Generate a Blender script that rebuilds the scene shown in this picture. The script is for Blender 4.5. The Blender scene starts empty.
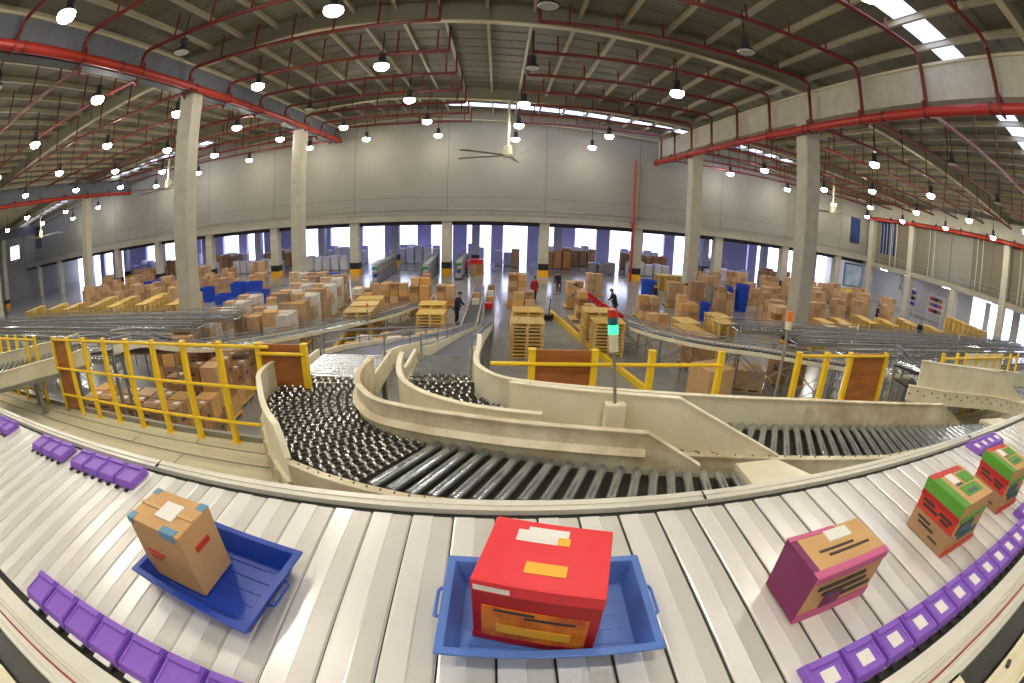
import bpy, bmesh, math, random
from mathutils import Vector, Matrix

rnd = random.Random(7)
SC = bpy.context.scene
COL = SC.collection
PI = math.pi

# ------------------------------------------------------------------ helpers
def lin(c):
    out = []
    for v in c:
        v = v / 255.0
        out.append(v / 12.92 if v <= 0.04045 else ((v + 0.055) / 1.055) ** 2.4)
    return out

class MB:
    """collects shapes, then links them as one mesh object"""
    def __init__(self):
        self.v, self.f, self.m = [], [], []
    def add(self, vs, fs, m=0):
        b = len(self.v)
        self.v.extend([tuple(p) for p in vs])
        self.f.extend([tuple(b + i for i in f) for f in fs])
        self.m.extend([m] * len(fs))
        return self
    def box(self, c, s, rz=0.0, m=0, rx=0.0, ry=0.0):
        hx, hy, hz = s[0] / 2, s[1] / 2, s[2] / 2
        M = Matrix.Rotation(rz, 3, 'Z') @ Matrix.Rotation(ry, 3, 'Y') @ Matrix.Rotation(rx, 3, 'X')
        c = Vector(c)
        vs = [c + M @ Vector((x * hx, y * hy, z * hz)) for z in (-1, 1) for y in (-1, 1) for x in (-1, 1)]
        return self.add(vs, [(0, 2, 3, 1), (4, 5, 7, 6), (0, 1, 5, 4), (2, 6, 7, 3), (0, 4, 6, 2), (1, 3, 7, 5)], m)
    def span(self, x0, x1, y0, y1, z0, z1, m=0):
        return self.box(((x0 + x1) / 2, (y0 + y1) / 2, (z0 + z1) / 2), (x1 - x0, y1 - y0, z1 - z0), 0, m)
    def cyl(self, p0, p1, r0, r1=None, n=12, m=0):
        r1 = r0 if r1 is None else r1
        p0, p1 = Vector(p0), Vector(p1)
        d = (p1 - p0).normalized()
        a = d.cross(Vector((0, 0, 1)))
        if a.length < 1e-4:
            a = Vector((1, 0, 0))
        a.normalize(); b = d.cross(a)
        vs = []
        for p, r in ((p0, r0), (p1, r1)):
            for i in range(n):
                t = 2 * PI * i / n
                vs.append(p + (a * math.cos(t) + b * math.sin(t)) * r)
        fs = [(i, (i + 1) % n, n + (i + 1) % n, n + i) for i in range(n)]
        fs += [tuple(range(n - 1, -1, -1)), tuple(range(n, 2 * n))]
        return self.add(vs, fs, m)
    def tube(self, pts, r, n=8, m=0):
        pts = [Vector(p) for p in pts]
        rings = []
        up = Vector((0, 0, 1))
        for i, p in enumerate(pts):
            d = (pts[min(i + 1, len(pts) - 1)] - pts[max(i - 1, 0)]).normalized()
            a = d.cross(up)
            if a.length < 1e-3:
                a = d.cross(Vector((0, 1, 0)))
            a.normalize(); b = a.cross(d)
            rings.append([p + (a * math.cos(2 * PI * k / n) + b * math.sin(2 * PI * k / n)) * r for k in range(n)])
        vs = [q for ring in rings for q in ring]
        fs = []
        for i in range(len(pts) - 1):
            for k in range(n):
                fs.append((i * n + k, i * n + (k + 1) % n, (i + 1) * n + (k + 1) % n, (i + 1) * n + k))
        fs += [tuple(range(n - 1, -1, -1)), tuple(range(len(vs) - n, len(vs)))]
        return self.add(vs, fs, m)
    def ribbon(self, L, R, t, m=0):
        """slab of thickness t under the strip between two equal polylines"""
        n = len(L)
        vs = []
        for a, b in zip(L, R):
            a, b = Vector(a), Vector(b)
            vs += [a, b, b - Vector((0, 0, t)), a - Vector((0, 0, t))]
        fs = []
        for i in range(n - 1):
            p, q = i * 4, i * 4 + 4
            for k in range(4):
                fs.append((p + k, q + k, q + (k + 1) % 4, p + (k + 1) % 4))
        fs += [(0, 1, 2, 3), (4 * n - 1, 4 * n - 2, 4 * n - 3, 4 * n - 4)]
        return self.add(vs, fs, m)
    def wall(self, path, z0, z1, t, m=0, lip=0.0):
        """upright sheet along an xy path; z0, z1 numbers or lists"""
        n = len(path)
        z0 = z0 if isinstance(z0, (list, tuple)) else [z0] * n
        z1 = z1 if isinstance(z1, (list, tuple)) else [z1] * n
        L, R = offset(path, t / 2), offset(path, -t / 2)
        vs = []
        for i in range(n):
            vs += [(L[i][0], L[i][1], z0[i]), (R[i][0], R[i][1], z0[i]), (R[i][0], R[i][1], z1[i]), (L[i][0], L[i][1], z1[i])]
        fs = []
        for i in range(n - 1):
            p, q = i * 4, i * 4 + 4
            for k in range(4):
                fs.append((p + k, p + (k + 1) % 4, q + (k + 1) % 4, q + k))
        fs += [(3, 2, 1, 0), (4 * n - 4, 4 * n - 3, 4 * n - 2, 4 * n - 1)]
        self.add(vs, fs, m)
        if lip:
            LL, RR = offset(path, t / 2 + lip), offset(path, -t / 2 - lip)
            self.ribbon([(a[0], a[1], z + .004) for a, z in zip(LL, z1)], [(a[0], a[1], z + .004) for a, z in zip(RR, z1)], .012, m)
        return self
    def poly(self, pts, z0, z1, m=0):
        n = len(pts)
        vs = [(p[0], p[1], z0) for p in pts] + [(p[0], p[1], z1) for p in pts]
        fs = [tuple(range(n - 1, -1, -1)), tuple(range(n, 2 * n))] + [(i, (i + 1) % n, n + (i + 1) % n, n + i) for i in range(n)]
        return self.add(vs, fs, m)
    def lathe(self, prof, n=16, c=(0, 0, 0), m=0):
        vs = []
        for r, z in prof:
            for i in range(n):
                t = 2 * PI * i / n
                vs.append((c[0] + r * math.cos(t), c[1] + r * math.sin(t), c[2] + z))
        fs = []
        for k in range(len(prof) - 1):
            for i in range(n):
                fs.append((k * n + i, k * n + (i + 1) % n, (k + 1) * n + (i + 1) % n, (k + 1) * n + i))
        fs += [tuple(range(n - 1, -1, -1)), tuple(range(len(vs) - n, len(vs)))]
        return self.add(vs, fs, m)
    def build(self, name, mats, parent=None, smooth=False, bevel=0.0, loc=None, at=None):
        me = bpy.data.meshes.new(name)
        root = parent
        while root is not None and root.parent is not None: root = root.parent
        off = Vector(root.location) if (root is not None and root.get('_w')) else Vector((0, 0, 0))
        if loc is not None:
            off = Vector(loc)
        me.from_pydata([tuple(Vector(p) - off) for p in self.v], [], self.f)
        if not isinstance(mats, (list, tuple)):
            mats = [mats]
        for mt in mats:
            me.materials.append(mt)
        me.polygons.foreach_set('material_index', self.m)
        bm = bmesh.new(); bm.from_mesh(me); bmesh.ops.recalc_face_normals(bm, faces=bm.faces); bm.to_mesh(me); bm.free()
        if smooth:
            me.polygons.foreach_set('use_smooth', [True] * len(me.polygons))
            try:
                me.set_sharp_from_angle(angle=0.7)
            except Exception:
                pass
        o = bpy.data.objects.new(name, me)
        COL.objects.link(o)
        if loc is not None:
            o.location = loc
        if at is not None:
            o.location = at
        if parent is not None:
            o.parent = parent
        if bevel:
            b = o.modifiers.new('edge', 'BEVEL'); b.width = bevel; b.segments = 2; b.limit_method = 'ANGLE'
        return o

def offset(path, d):
    n = len(path); out = []
    for i in range(n):
        a = Vector(path[max(i - 1, 0)][:2]); b = Vector(path[min(i + 1, n - 1)][:2])
        t = (b - a).normalized()
        out.append((path[i][0] - t.y * d, path[i][1] + t.x * d))
    return out

def smooth_path(pts, k=6):
    """Catmull-Rom through the points (2-D or 3-D)"""
    P = [Vector(p) for p in pts]; n = len(P); out = []
    for i in range(n - 1):
        p0, p1, p2, p3 = P[max(i - 1, 0)], P[i], P[i + 1], P[min(i + 2, n - 1)]
        for j in range(k):
            t = j / k
            out.append(0.5 * ((2 * p1) + (p2 - p0) * t + (2 * p0 - 5 * p1 + 4 * p2 - p3) * t * t + (3 * p1 - p0 - 3 * p2 + p3) * t ** 3))
    out.append(P[-1])
    return [tuple(p) for p in out]

def resample(path, n):
    P = [Vector(p) for p in path]
    L = [0.0]
    for a, b in zip(P, P[1:]):
        L.append(L[-1] + (b - a).length)
    out = []; j = 0
    for i in range(n):
        s = L[-1] * i / (n - 1)
        while j < len(P) - 2 and L[j + 1] < s:
            j += 1
        t = (s - L[j]) / max(L[j + 1] - L[j], 1e-9)
        out.append(tuple(P[j].lerp(P[j + 1], min(max(t, 0), 1))))
    return out

def tag(o, label=None, cat=None, group=None, kind=None):
    if label: o['label'] = label
    if cat: o['category'] = cat
    if group: o['group'] = group
    if kind: o['kind'] = kind
    return o

def thing(name, label, cat, loc=(0, 0, 0), rz=0.0, group=None, world=False):
    o = bpy.data.objects.new(name, None); COL.objects.link(o)
    o.empty_display_size = 0.1
    o.location = loc; o.rotation_euler = (0, 0, rz)
    if world: o['_w'] = 1
    return tag(o, label, cat, group)

def struct(name, mb, mat, **k):
    o = mb.build(name, mat, **k)
    o['kind'] = 'structure'
    return o

def dup(root, loc, rz=0.0, label=None, group=None, scale=None):
    r = root.copy(); COL.objects.link(r)
    r.location = loc; r.rotation_euler = (0, 0, rz)
    if scale: r.scale = scale
    if label: r['label'] = label
    if group: r['group'] = group
    for ch in root.children:
        c = ch.copy(); COL.objects.link(c); c.parent = r
        for g in ch.children:
            d = g.copy(); COL.objects.link(d); d.parent = c
    return r

ORD = 'first second third fourth fifth sixth seventh eighth ninth tenth eleventh twelfth thirteenth fourteenth fifteenth sixteenth seventeenth eighteenth nineteenth twentieth'.split()

# ------------------------------------------------------------------ materials
def mat(name, c, rough=0.6, metal=0.0, var=0.0, scale=3.0, bump=0.0, bscale=30.0, obj_random=0.0, c2=None, stretch=None, spec=None):
    m = bpy.data.materials.new(name); m.use_nodes = True
    nt = m.node_tree; N = nt.nodes; Lk = nt.links
    b = N['Principled BSDF']
    b.inputs['Roughness'].default_value = rough
    b.inputs['Metallic'].default_value = metal
    if spec is not None:
        b.inputs['Specular IOR Level'].default_value = spec
    base = lin(c)
    b.inputs['Base Color'].default_value = (*base, 1)
    src = None
    tc = N.new('ShaderNodeTexCoord')
    vec = tc.outputs['Object']
    if stretch:
        mp = N.new('ShaderNodeMapping'); mp.inputs['Scale'].default_value = stretch
        Lk.new(vec, mp.inputs['Vector']); vec = mp.outputs['Vector']
    if var > 0 or c2:
        nz = N.new('ShaderNodeTexNoise'); nz.inputs['Scale'].default_value = scale
        nz.inputs['Detail'].default_value = 6; nz.inputs['Roughness'].default_value = 0.6
        Lk.new(vec, nz.inputs['Vector'])
        rp = N.new('ShaderNodeValToRGB')
        d = lin(c2) if c2 else [v * (1 - var) for v in base]
        u = base if c2 else [min(1, v * (1 + var * .6)) for v in base]
        rp.color_ramp.elements[0].position = 0.36; rp.color_ramp.elements[1].position = 0.64
        rp.color_ramp.elements[0].color = (*d, 1); rp.color_ramp.elements[1].color = (*u, 1)
        Lk.new(nz.outputs['Fac'], rp.inputs['Fac'])
        src = rp.outputs['Color']
    if obj_random > 0:
        oi = N.new('ShaderNodeObjectInfo')
        hs = N.new('ShaderNodeHueSaturation')
        mr = N.new('ShaderNodeMapRange'); mr.inputs['To Min'].default_value = 1 - obj_random; mr.inputs['To Max'].default_value = 1 + obj_random * .7
        Lk.new(oi.outputs['Random'], mr.inputs['Value']); Lk.new(mr.outputs['Result'], hs.inputs['Value'])
        mr2 = N.new('ShaderNodeMapRange'); mr2.inputs['To Min'].default_value = 1.0 - obj_random; mr2.inputs['To Max'].default_value = 1.0 + obj_random * .5
        ml = N.new('ShaderNodeMath'); ml.operation = 'MULTIPLY'; ml.inputs[1].default_value = 7.31
        fr = N.new('ShaderNodeMath'); fr.operation = 'FRACT'
        Lk.new(oi.outputs['Random'], ml.inputs[0]); Lk.new(ml.outputs[0], fr.inputs[0]); Lk.new(fr.outputs[0], mr2.inputs['Value'])
        Lk.new(mr2.outputs['Result'], hs.inputs['Saturation'])
        if src: Lk.new(src, hs.inputs['Color'])
        else: hs.inputs['Color'].default_value = (*base, 1)
        src = hs.outputs['Color']
    if src: Lk.new(src, b.inputs['Base Color'])
    if bump > 0:
        nz2 = N.new('ShaderNodeTexNoise'); nz2.inputs['Scale'].default_value = bscale; nz2.inputs['Detail'].default_value = 4
        Lk.new(vec, nz2.inputs['Vector'])
        bp = N.new('ShaderNodeBump'); bp.inputs['Strength'].default_value = bump; bp.inputs['Distance'].default_value = 0.02
        Lk.new(nz2.outputs['Fac'], bp.inputs['Height']); Lk.new(bp.outputs['Normal'], b.inputs['Normal'])
    return m

def emis(name, c, s):
    m = bpy.data.materials.new(name); m.use_nodes = True
    b = m.node_tree.nodes['Principled BSDF']
    b.inputs['Base Color'].default_value = (*lin(c), 1)
    b.inputs['Emission Color'].default_value = (*lin(c), 1)
    b.inputs['Emission Strength'].default_value = s
    b.inputs['Roughness'].default_value = .4
    return m

M = {}
M['floor'] = mat('polished_concrete', (152, 152, 150), .15, var=.14, scale=.5, bump=.02, bscale=6, spec=.7)
M['dockfloor'] = mat('dock_concrete', (170, 170, 172), .16, var=.1, scale=.5)
M['wall'] = mat('painted_wall', (140, 137, 128), .8, var=.05, scale=.35)
M['ledge'] = mat('concrete_ledge', (160, 156, 144), .75, var=.08, scale=.8)
M['seam'] = mat('seam', (105, 102, 95), .8)
M['deck'] = mat('roof_deck', (114, 110, 94), .6, var=.12, scale=.6)
M['purlin'] = mat('purlin_steel', (178, 169, 142), .5, var=.05)
M['girder'] = mat('girder_steel', (136, 132, 114), .5, var=.06, scale=1)
M['flange'] = mat('flange_steel', (198, 188, 158), .5)
M['concrete'] = mat('concrete', (186, 182, 166), .8, var=.10, scale=1.6, bump=.05)
M['bluegrey'] = mat('beam_paint', (104, 108, 116), .75, var=.1, scale=1.2)
M['red'] = mat('red_pipe', (170, 46, 34), .46, var=.08)
M['darkred'] = mat('dull_red_pipe', (112, 38, 32), .45, var=.1)
M['black'] = mat('black', (26, 25, 26), .55)
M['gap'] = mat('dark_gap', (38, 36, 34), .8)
M['lampbody'] = mat('lamp_body', (40, 40, 42), .45)
M['lens_off'] = mat('lamp_lens', (205, 205, 198), .3)
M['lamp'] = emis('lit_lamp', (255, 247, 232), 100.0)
M['tube'] = emis('strip_tube', (214, 218, 255), 60.0)
M['fan'] = mat('fan_metal', (196, 190, 164), .45, .0)
M['fanblade'] = mat('fan_blade', (150, 148, 140), .4, .3)
M['yellow'] = mat('yellow_paint', (252, 211, 40), .4, var=.06, scale=5)
M['ply'] = mat('plywood', (186, 118, 62), .42, c2=(148, 90, 46), scale=2.0, stretch=(1.0, 6.0, 6.0))
M['plank'] = mat('walkway_plank', (204, 196, 162), .6, var=.14, scale=2.2, stretch=(.5, 6, 6))
M['cream'] = mat('cream_steel', (244, 239, 214), .5, c2=(228, 219, 188), scale=1.9, bump=.02)
M['dirty'] = mat('dirty_cream_steel', (238, 230, 202), .6, c2=(198, 182, 146), scale=3.5, bump=.03)
M['greysteel'] = mat('grey_steel', (150, 148, 138), .42, .25, var=.12, scale=4)
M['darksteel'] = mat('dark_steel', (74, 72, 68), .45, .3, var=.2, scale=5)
M['roller'] = mat('zinc_roller', (186, 192, 196), .2, .75, var=.18, scale=10)
M['wheel'] = mat('skate_wheel_steel', (204, 202, 200), .27, .9)
M['belt'] = mat('grey_belt', (62, 64, 63), .36, .0, var=.18, scale=1.5)
M['bed'] = mat('dark_bed', (62, 54, 44), .8, var=.3, scale=9)  # tone deepened so the gaps between rollers and wheels read dark
M['slat'] = mat('anodised_slat', (244, 242, 237), .27, .2, var=.03, scale=3)
M['slat2'] = mat('slat_recess', (216, 213, 206), .33, .15, var=.04, scale=3)
M['rail'] = mat('rail_aluminium', (234, 231, 218), .34, .15, var=.06, scale=2)
M['purple'] = mat('purple_plastic', (142, 96, 206), .42, var=.06, scale=8)
M['blue'] = mat('blue_plastic', (20, 62, 168), .34, var=.06, scale=5)
M['blue2'] = mat('pale_blue_plastic', (92, 132, 214), .36, var=.06, scale=5)
M['bluebin'] = mat('blue_bin', (20, 70, 190), .4)
M['carton'] = mat('cardboard', (214, 168, 110), .75, var=.06, scale=3, obj_random=.2)
M['carton_d'] = mat('cardboard_dark', (172, 128, 84), .75, var=.1, scale=3, obj_random=.2)
M['tan'] = mat('sand_cardboard', (212, 168, 112), .7, var=.06, scale=5)
M['tape'] = mat('packing_tape', (212, 176, 122), .3)
M['bluetape'] = mat('blue_tape', (96, 150, 182), .4)
M['white'] = mat('white_paper', (240, 238, 232), .55)
M['ink'] = mat('ink', (60, 54, 50), .6)
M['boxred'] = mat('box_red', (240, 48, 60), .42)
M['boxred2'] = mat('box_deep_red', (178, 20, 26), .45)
M['orange'] = mat('print_orange', (238, 140, 40), .5, c2=(176, 78, 24), scale=9)
M['gold'] = mat('print_yellow', (250, 190, 60), .5)
M['magenta'] = mat('print_purple', (126, 34, 92), .5)
M['pink'] = mat('print_pink', (206, 96, 142), .5)
M['green'] = mat('print_green', (88, 156, 44), .5)
M['redprint'] = mat('print_red', (206, 60, 42), .5)
M['teal'] = mat('print_teal', (60, 104, 104), .5)
M['pallet'] = mat('pallet_wood', (226, 190, 106), .7, var=.12, scale=5, obj_random=.14)
M['whiteparcel'] = mat('white_parcel', (226, 222, 214), .55, var=.05, scale=4, obj_random=.08)
M['redcrate'] = mat('red_crate', (206, 36, 36), .4)
M['skin'] = mat('skin', (206, 158, 126), .6)
M['hair'] = mat('hair', (26, 22, 20), .6)
M['navy'] = mat('navy_jacket', (26, 34, 58), .8)
M['bluecloth'] = mat('blue_overall', (38, 74, 132), .8)
M['greycloth'] = mat('grey_jacket', (112, 112, 112), .8)
M['blackcloth'] = mat('black_cloth', (30, 30, 34), .8)
M['redcloth'] = mat('red_jacket', (172, 40, 44), .8)
M['trousers'] = mat('dark_trousers', (44, 46, 58), .8)
M['pier'] = mat('dock_pier', (168, 164, 200), .7, var=.05)
M['dockwall'] = mat('dock_wall', (168, 170, 186), .7)
M['header'] = mat('shutter_box', (52, 46, 62), .6)
M['lowerwall'] = mat('lower_wall', (206, 202, 190), .7, var=.04)
M['upperwall'] = mat('upper_panel', (122, 116, 100), .75, var=.06)
M['cage'] = mat('cage_wire', (150, 152, 158), .4, .5)
M['bag'] = mat('woven_sack', (206, 206, 214), .7, var=.1, scale=6, obj_random=.12)
M['greencloth'] = mat('green_cloth', (52, 140, 92), .7)
M['lit_green'] = emis('lit_green_lamp', (60, 240, 150), 1.7)
M['bluelens'] = mat('blue_lens', (16, 104, 128), .25)
M['redlens'] = mat('red_lens', (196, 56, 34), .25)
M['amberlens'] = mat('amber_lens', (236, 130, 40), .25)
M['ivory'] = mat('ivory_plastic', (232, 226, 196), .4)
M['glassblue'] = mat('window_blue', (36, 58, 108), .15)
M['sign'] = mat('notice_board', (196, 204, 232), .4, c2=(120, 160, 200), scale=.8)

def hazard_mat():
    m = bpy.data.materials.new('hazard_band'); m.use_nodes = True
    nt = m.node_tree; b = nt.nodes['Principled BSDF']; b.inputs['Roughness'].default_value = .5
    tc = nt.nodes.new('ShaderNodeTexCoord'); sp = nt.nodes.new('ShaderNodeSeparateXYZ')
    nt.links.new(tc.outputs['Object'], sp.inputs[0])
    mu = nt.nodes.new('ShaderNodeMath'); mu.operation = 'MULTIPLY'; mu.inputs[1].default_value = 1 / 1.3
    fr = nt.nodes.new('ShaderNodeMath'); fr.operation = 'FRACT'
    gt = nt.nodes.new('ShaderNodeMath'); gt.operation = 'GREATER_THAN'; gt.inputs[1].default_value = .5
    mx = nt.nodes.new('ShaderNodeMix'); mx.data_type = 'RGBA'
    mx.inputs[6].default_value = (*lin((240, 176, 24)), 1); mx.inputs[7].default_value = (*lin((28, 28, 30)), 1)
    nt.links.new(sp.outputs[2], mu.inputs[0]); nt.links.new(mu.outputs[0], fr.inputs[0]); nt.links.new(fr.outputs[0], gt.inputs[0])
    nt.links.new(gt.outputs[0], mx.inputs[0]); nt.links.new(mx.outputs[2], b.inputs['Base Color'])
    return m
M['hazard'] = hazard_mat()

def film_mat():
    m = bpy.data.materials.new('stretch_film'); m.use_nodes = True
    nt = m.node_tree; b = nt.nodes['Principled BSDF']
    b.inputs['Base Color'].default_value = (*lin((206, 204, 196)), 1); b.inputs['Roughness'].default_value = .2
    tr = nt.nodes.new('ShaderNodeBsdfTransparent'); mx = nt.nodes.new('ShaderNodeMixShader')
    nz = nt.nodes.new('ShaderNodeTexNoise'); nz.inputs['Scale'].default_value = 5
    mr = nt.nodes.new('ShaderNodeMapRange'); mr.inputs['From Min'].default_value = .3; mr.inputs['From Max'].default_value = .7
    mr.inputs['To Min'].default_value = .04; mr.inputs['To Max'].default_value = .42
    tc = nt.nodes.new('ShaderNodeTexCoord'); nt.links.new(tc.outputs['Object'], nz.inputs['Vector'])
    nt.links.new(nz.outputs['Fac'], mr.inputs['Value']); nt.links.new(mr.outputs['Result'], mx.inputs[0])
    nt.links.new(tr.outputs[0], mx.inputs[1]); nt.links.new(b.outputs[0], mx.inputs[2])
    nt.links.new(mx.outputs[0], nt.nodes['Material Output'].inputs['Surface'])
    return m
M['film'] = film_mat()

def skylight_mat():
    m = bpy.data.materials.new('translucent_sheet'); m.use_nodes = True
    nt = m.node_tree
    for n in list(nt.nodes):
        if n.type == 'BSDF_PRINCIPLED': nt.nodes.remove(n)
    t = nt.nodes.new('ShaderNodeBsdfTranslucent'); t.inputs['Color'].default_value = (.9, .93, 1, 1)
    tr = nt.nodes.new('ShaderNodeBsdfTransparent'); tr.inputs['Color'].default_value = (.95, .97, 1, 1)
    mx = nt.nodes.new('ShaderNodeMixShader'); mx.inputs[0].default_value = .35
    nt.links.new(t.outputs[0], mx.inputs[1]); nt.links.new(tr.outputs[0], mx.inputs[2])
    nt.links.new(mx.outputs[0], nt.nodes['Material Output'].inputs['Surface'])
    return m
M['skylight'] = skylight_mat()

# ------------------------------------------------------------------ camera (full-frame fisheye, 15.7 mm, tilted down)
CAMH = 6.0
P_, Y_, R_ = math.radians(16.352), math.radians(2.154), math.radians(-1.677)
c, s = math.cos, math.sin
Rz = Matrix(((c(R_), -s(R_), 0), (s(R_), c(R_), 0), (0, 0, 1)))
Rx = Matrix(((1, 0, 0), (0, c(P_), -s(P_)), (0, s(P_), c(P_))))
Ry = Matrix(((c(Y_), 0, s(Y_)), (0, 1, 0), (-s(Y_), 0, c(Y_))))
Q = Rz @ Rx @ Ry
ax = [Vector((Q[i][0], -Q[i][2], Q[i][1])) for i in range(3)]
cam_data = bpy.data.cameras.new('camera'); cam = bpy.data.objects.new('camera', cam_data); COL.objects.link(cam)
cam_data.type = 'PANO'
cam_data.panorama_type = 'FISHEYE_EQUISOLID'
cam_data.sensor_fit = 'HORIZONTAL'
cam_data.sensor_width = 36.0; cam_data.sensor_height = 36.0 * 683 / 1024
cam_data.fisheye_lens = 447.83 * 36 / 1024
cam_data.fisheye_fov = math.radians(200)
cam_data.clip_start = 0.02; cam_data.clip_end = 500
mw = Matrix.Identity(4)
for j in range(3):
    for i in range(3):
        mw[i][j] = ax[j][i]
mw.translation = (0, 0, CAMH)
cam.matrix_world = mw
SC.camera = cam

# world: bright overcast daylight outside
w = bpy.data.worlds.new('daylight'); SC.world = w; w.use_nodes = True
bg = w.node_tree.nodes['Background']; bg.inputs[0].default_value = (.66, .72, 1.0, 1); bg.inputs[1].default_value = 3.4
SC.view_settings.view_transform = 'Standard'; SC.view_settings.look = 'None'
SC.view_settings.gamma = 1.0; SC.view_settings.use_curve_mapping = False
SC.view_settings.exposure = 0.30
SC.cycles.max_bounces = 6; SC.cycles.diffuse_bounces = 4; SC.cycles.glossy_bounces = 3; SC.cycles.transparent_max_bounces = 8
SC.cycles.transmission_bounces = 4
SC.cycles.use_denoising = True
SC.cycles.sample_clamp_indirect = 6.0
SC.cycles.caustics_reflective = False; SC.cycles.caustics_refractive = False

# ------------------------------------------------------------------ building shell
XL, XR, YB, YW, RIDGE = -86.0, 47.9, -20.0, 42.8, -9.0
def zd(x):
    return 16.5 - 0.048 * abs(x - RIDGE)

fl = MB(); fl.span(XL - .3, 60, YB, 58.4, -.3, 0); struct('floor', fl, M['floor'])

def deck_strip(mb, x0, x1, y0, y1):
    xs = [x0] + ([RIDGE] if x0 < RIDGE < x1 else []) + [x1]
    mb.ribbon([(x, y0, zd(x) + .1) for x in xs], [(x, y1, zd(x) + .1) for x in xs], .1)
ce = MB()
SKY = [(8.5, 9.9, [(11.2, 30.5)]), (39.4, 40.9, [(-86, -30), (-4.8, 31)])]
ycur = YB
for y0, y1, holes in SKY:
    deck_strip(ce, XL - .3, XR + 14, ycur, y0)
    xc = XL - .3
    for h0, h1 in holes:
        if h0 > xc: deck_strip(ce, xc, h0, y0, y1)
        xc = max(h1, xc)
    deck_strip(ce, xc, XR + 14, y0, y1)
    ycur = y1
deck_strip(ce, XL - .3, XR + 14, ycur, YW + .5)
yy = YB + .6
while yy < YW:
    if not any(y0 - .1 < yy < y1 + .1 for y0, y1, _ in SKY):
        xs_ = [XL, RIDGE, XR + 12]
        ce.ribbon([(q, yy - .03, zd(q) + .0) for q in xs_], [(q, yy + .03, zd(q) + .0) for q in xs_], .03)
    yy += 1.27
struct('ceiling', ce, M['deck'])
k = 0
for y0, y1, holes in SKY:
    for h0, h1 in holes:
        k += 1
        mb = MB()
        mb.ribbon([(h0, y0, zd(h0) + .05), (h1, y0, zd(h1) + .05)], [(h0, y1, zd(h0) + .05), (h1, y1, zd(h1) + .05)], .02)
        o = struct('window_%d' % k, mb, M['skylight'])

# roof girders across the hall, with a cream bottom flange each; purlins along it
GY = (-11.2, 4.0, 19.2, 34.4, 42.5)
for gy in GY:
    mb = MB()
    xs = [XL, -48, -16.5, RIDGE, 15.9, XR + 13]
    for a, b in zip(xs, xs[1:]):
        for (yy0, yy1, d0, d1, mi) in ((gy - .05, gy + .05, .96, .02, 0), (gy - .17, gy + .17, 1.03, .96, 1), (gy - .15, gy + .15, .05, .0, 0)):
            vs = []
            for x in (a, b):
                vs += [(x, yy0, zd(x) - d0), (x, yy1, zd(x) - d0), (x, yy1, zd(x) - d1), (x, yy0, zd(x) - d1)]
            mb.add(vs, [(0, 1, 2, 3), (7, 6, 5, 4), (0, 4, 5, 1), (1, 5, 6, 2), (2, 6, 7, 3), (3, 7, 4, 0)], mi)
        n = max(1, int((b - a) / 8.2))
        for i in range(1, n):
            x = a + (b - a) * i / n
            mb.span(x - .012, x + .012, gy - .15, gy + .15, zd(x) - .96, zd(x) - .04, 0)
    struct('roof_beam', mb, [M['girder'], M['flange']])
pm = MB(); pm.span(-.075, .075, YB, YW, -.30, -.26, 0); pm.span(-.012, .012, YB, YW, -.26, -.02, 0); pm.span(-.06, .012, YB, YW, -.03, 0, 0)
x = -84.0; proto = None
while x < XR + 12:
    if proto is None:
        proto = struct('purlin_beam', pm, M['purlin']); o = proto
    else:
        o = proto.copy(); COL.objects.link(o)
    o.location = (x, 0, zd(x)); x += 2.08

# long concrete beams along the column lines
for bx, zb in ((-80.0, 11.0), (-48.0, 12.5), (-16.5, 13.55), (15.9, 12.62)):
    mb = MB(); mb.span(bx - .3, bx + .3, YB, YW, zb, zb + 1.5, 0); mb.span(bx - .38, bx + .38, YB, YW, zb + 1.5, zb + 1.62, 1)
    struct('concrete_beam', mb, [M['bluegrey'] if bx < 0 else M['concrete'], M['flange']])
mb = MB(); mb.span(XR - .3, XR + .3, YB, YW, 11.3, 13.0, 0)
struct('concrete_beam', mb, M['concrete'])

# columns
def column(x, y, top, wx=1.0, wy=1.0, band=True, base=0.0):
    mb = MB(); a, b = wx / 2, wy / 2; ch = .05
    pts = [(x - a + ch, y - b), (x + a - ch, y - b), (x + a, y - b + ch), (x + a, y + b - ch), (x + a - ch, y + b), (x - a + ch, y + b), (x - a, y + b - ch), (x - a, y - b + ch)]
    mb.poly(pts, base, top)
    o = mb.build('concrete_column', M['concrete'], loc=(x, y, 0)); o['kind'] = 'structure'
    if band:
        hb = MB(); hb.span(x - a - .012, x + a + .012, y - b - .012, y + b + .012, .0, 1.28)
        h = hb.build('hazard_band', M['hazard'], loc=(x, y, 0)); h.parent = o; h.location = (0, 0, 0)
    return o
for x, y, t in ((-16.5, 19.2, 13.55), (-16.5, 34.4, 13.55), (15.9, 19.2, 12.62), (15.9, 34.4, 12.62), (-48, 19.2, 12.5), (-48, 34.4, 12.5), (-80, 19.2, 11), (-80, 34.4, 11),
                (-16.5, 4.0, 13.55), (15.9, 4.0, 12.62)):
    if y > 10 or abs(x) > 20 or True:
        column(x, y, t, 1.0, 1.0, True)
wcx = [4.4 + 9.32 * i for i in range(-9, 5)]
for x in wcx:
    column(x, YW + .35, 5.3, .95, .95, x > -60)

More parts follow.
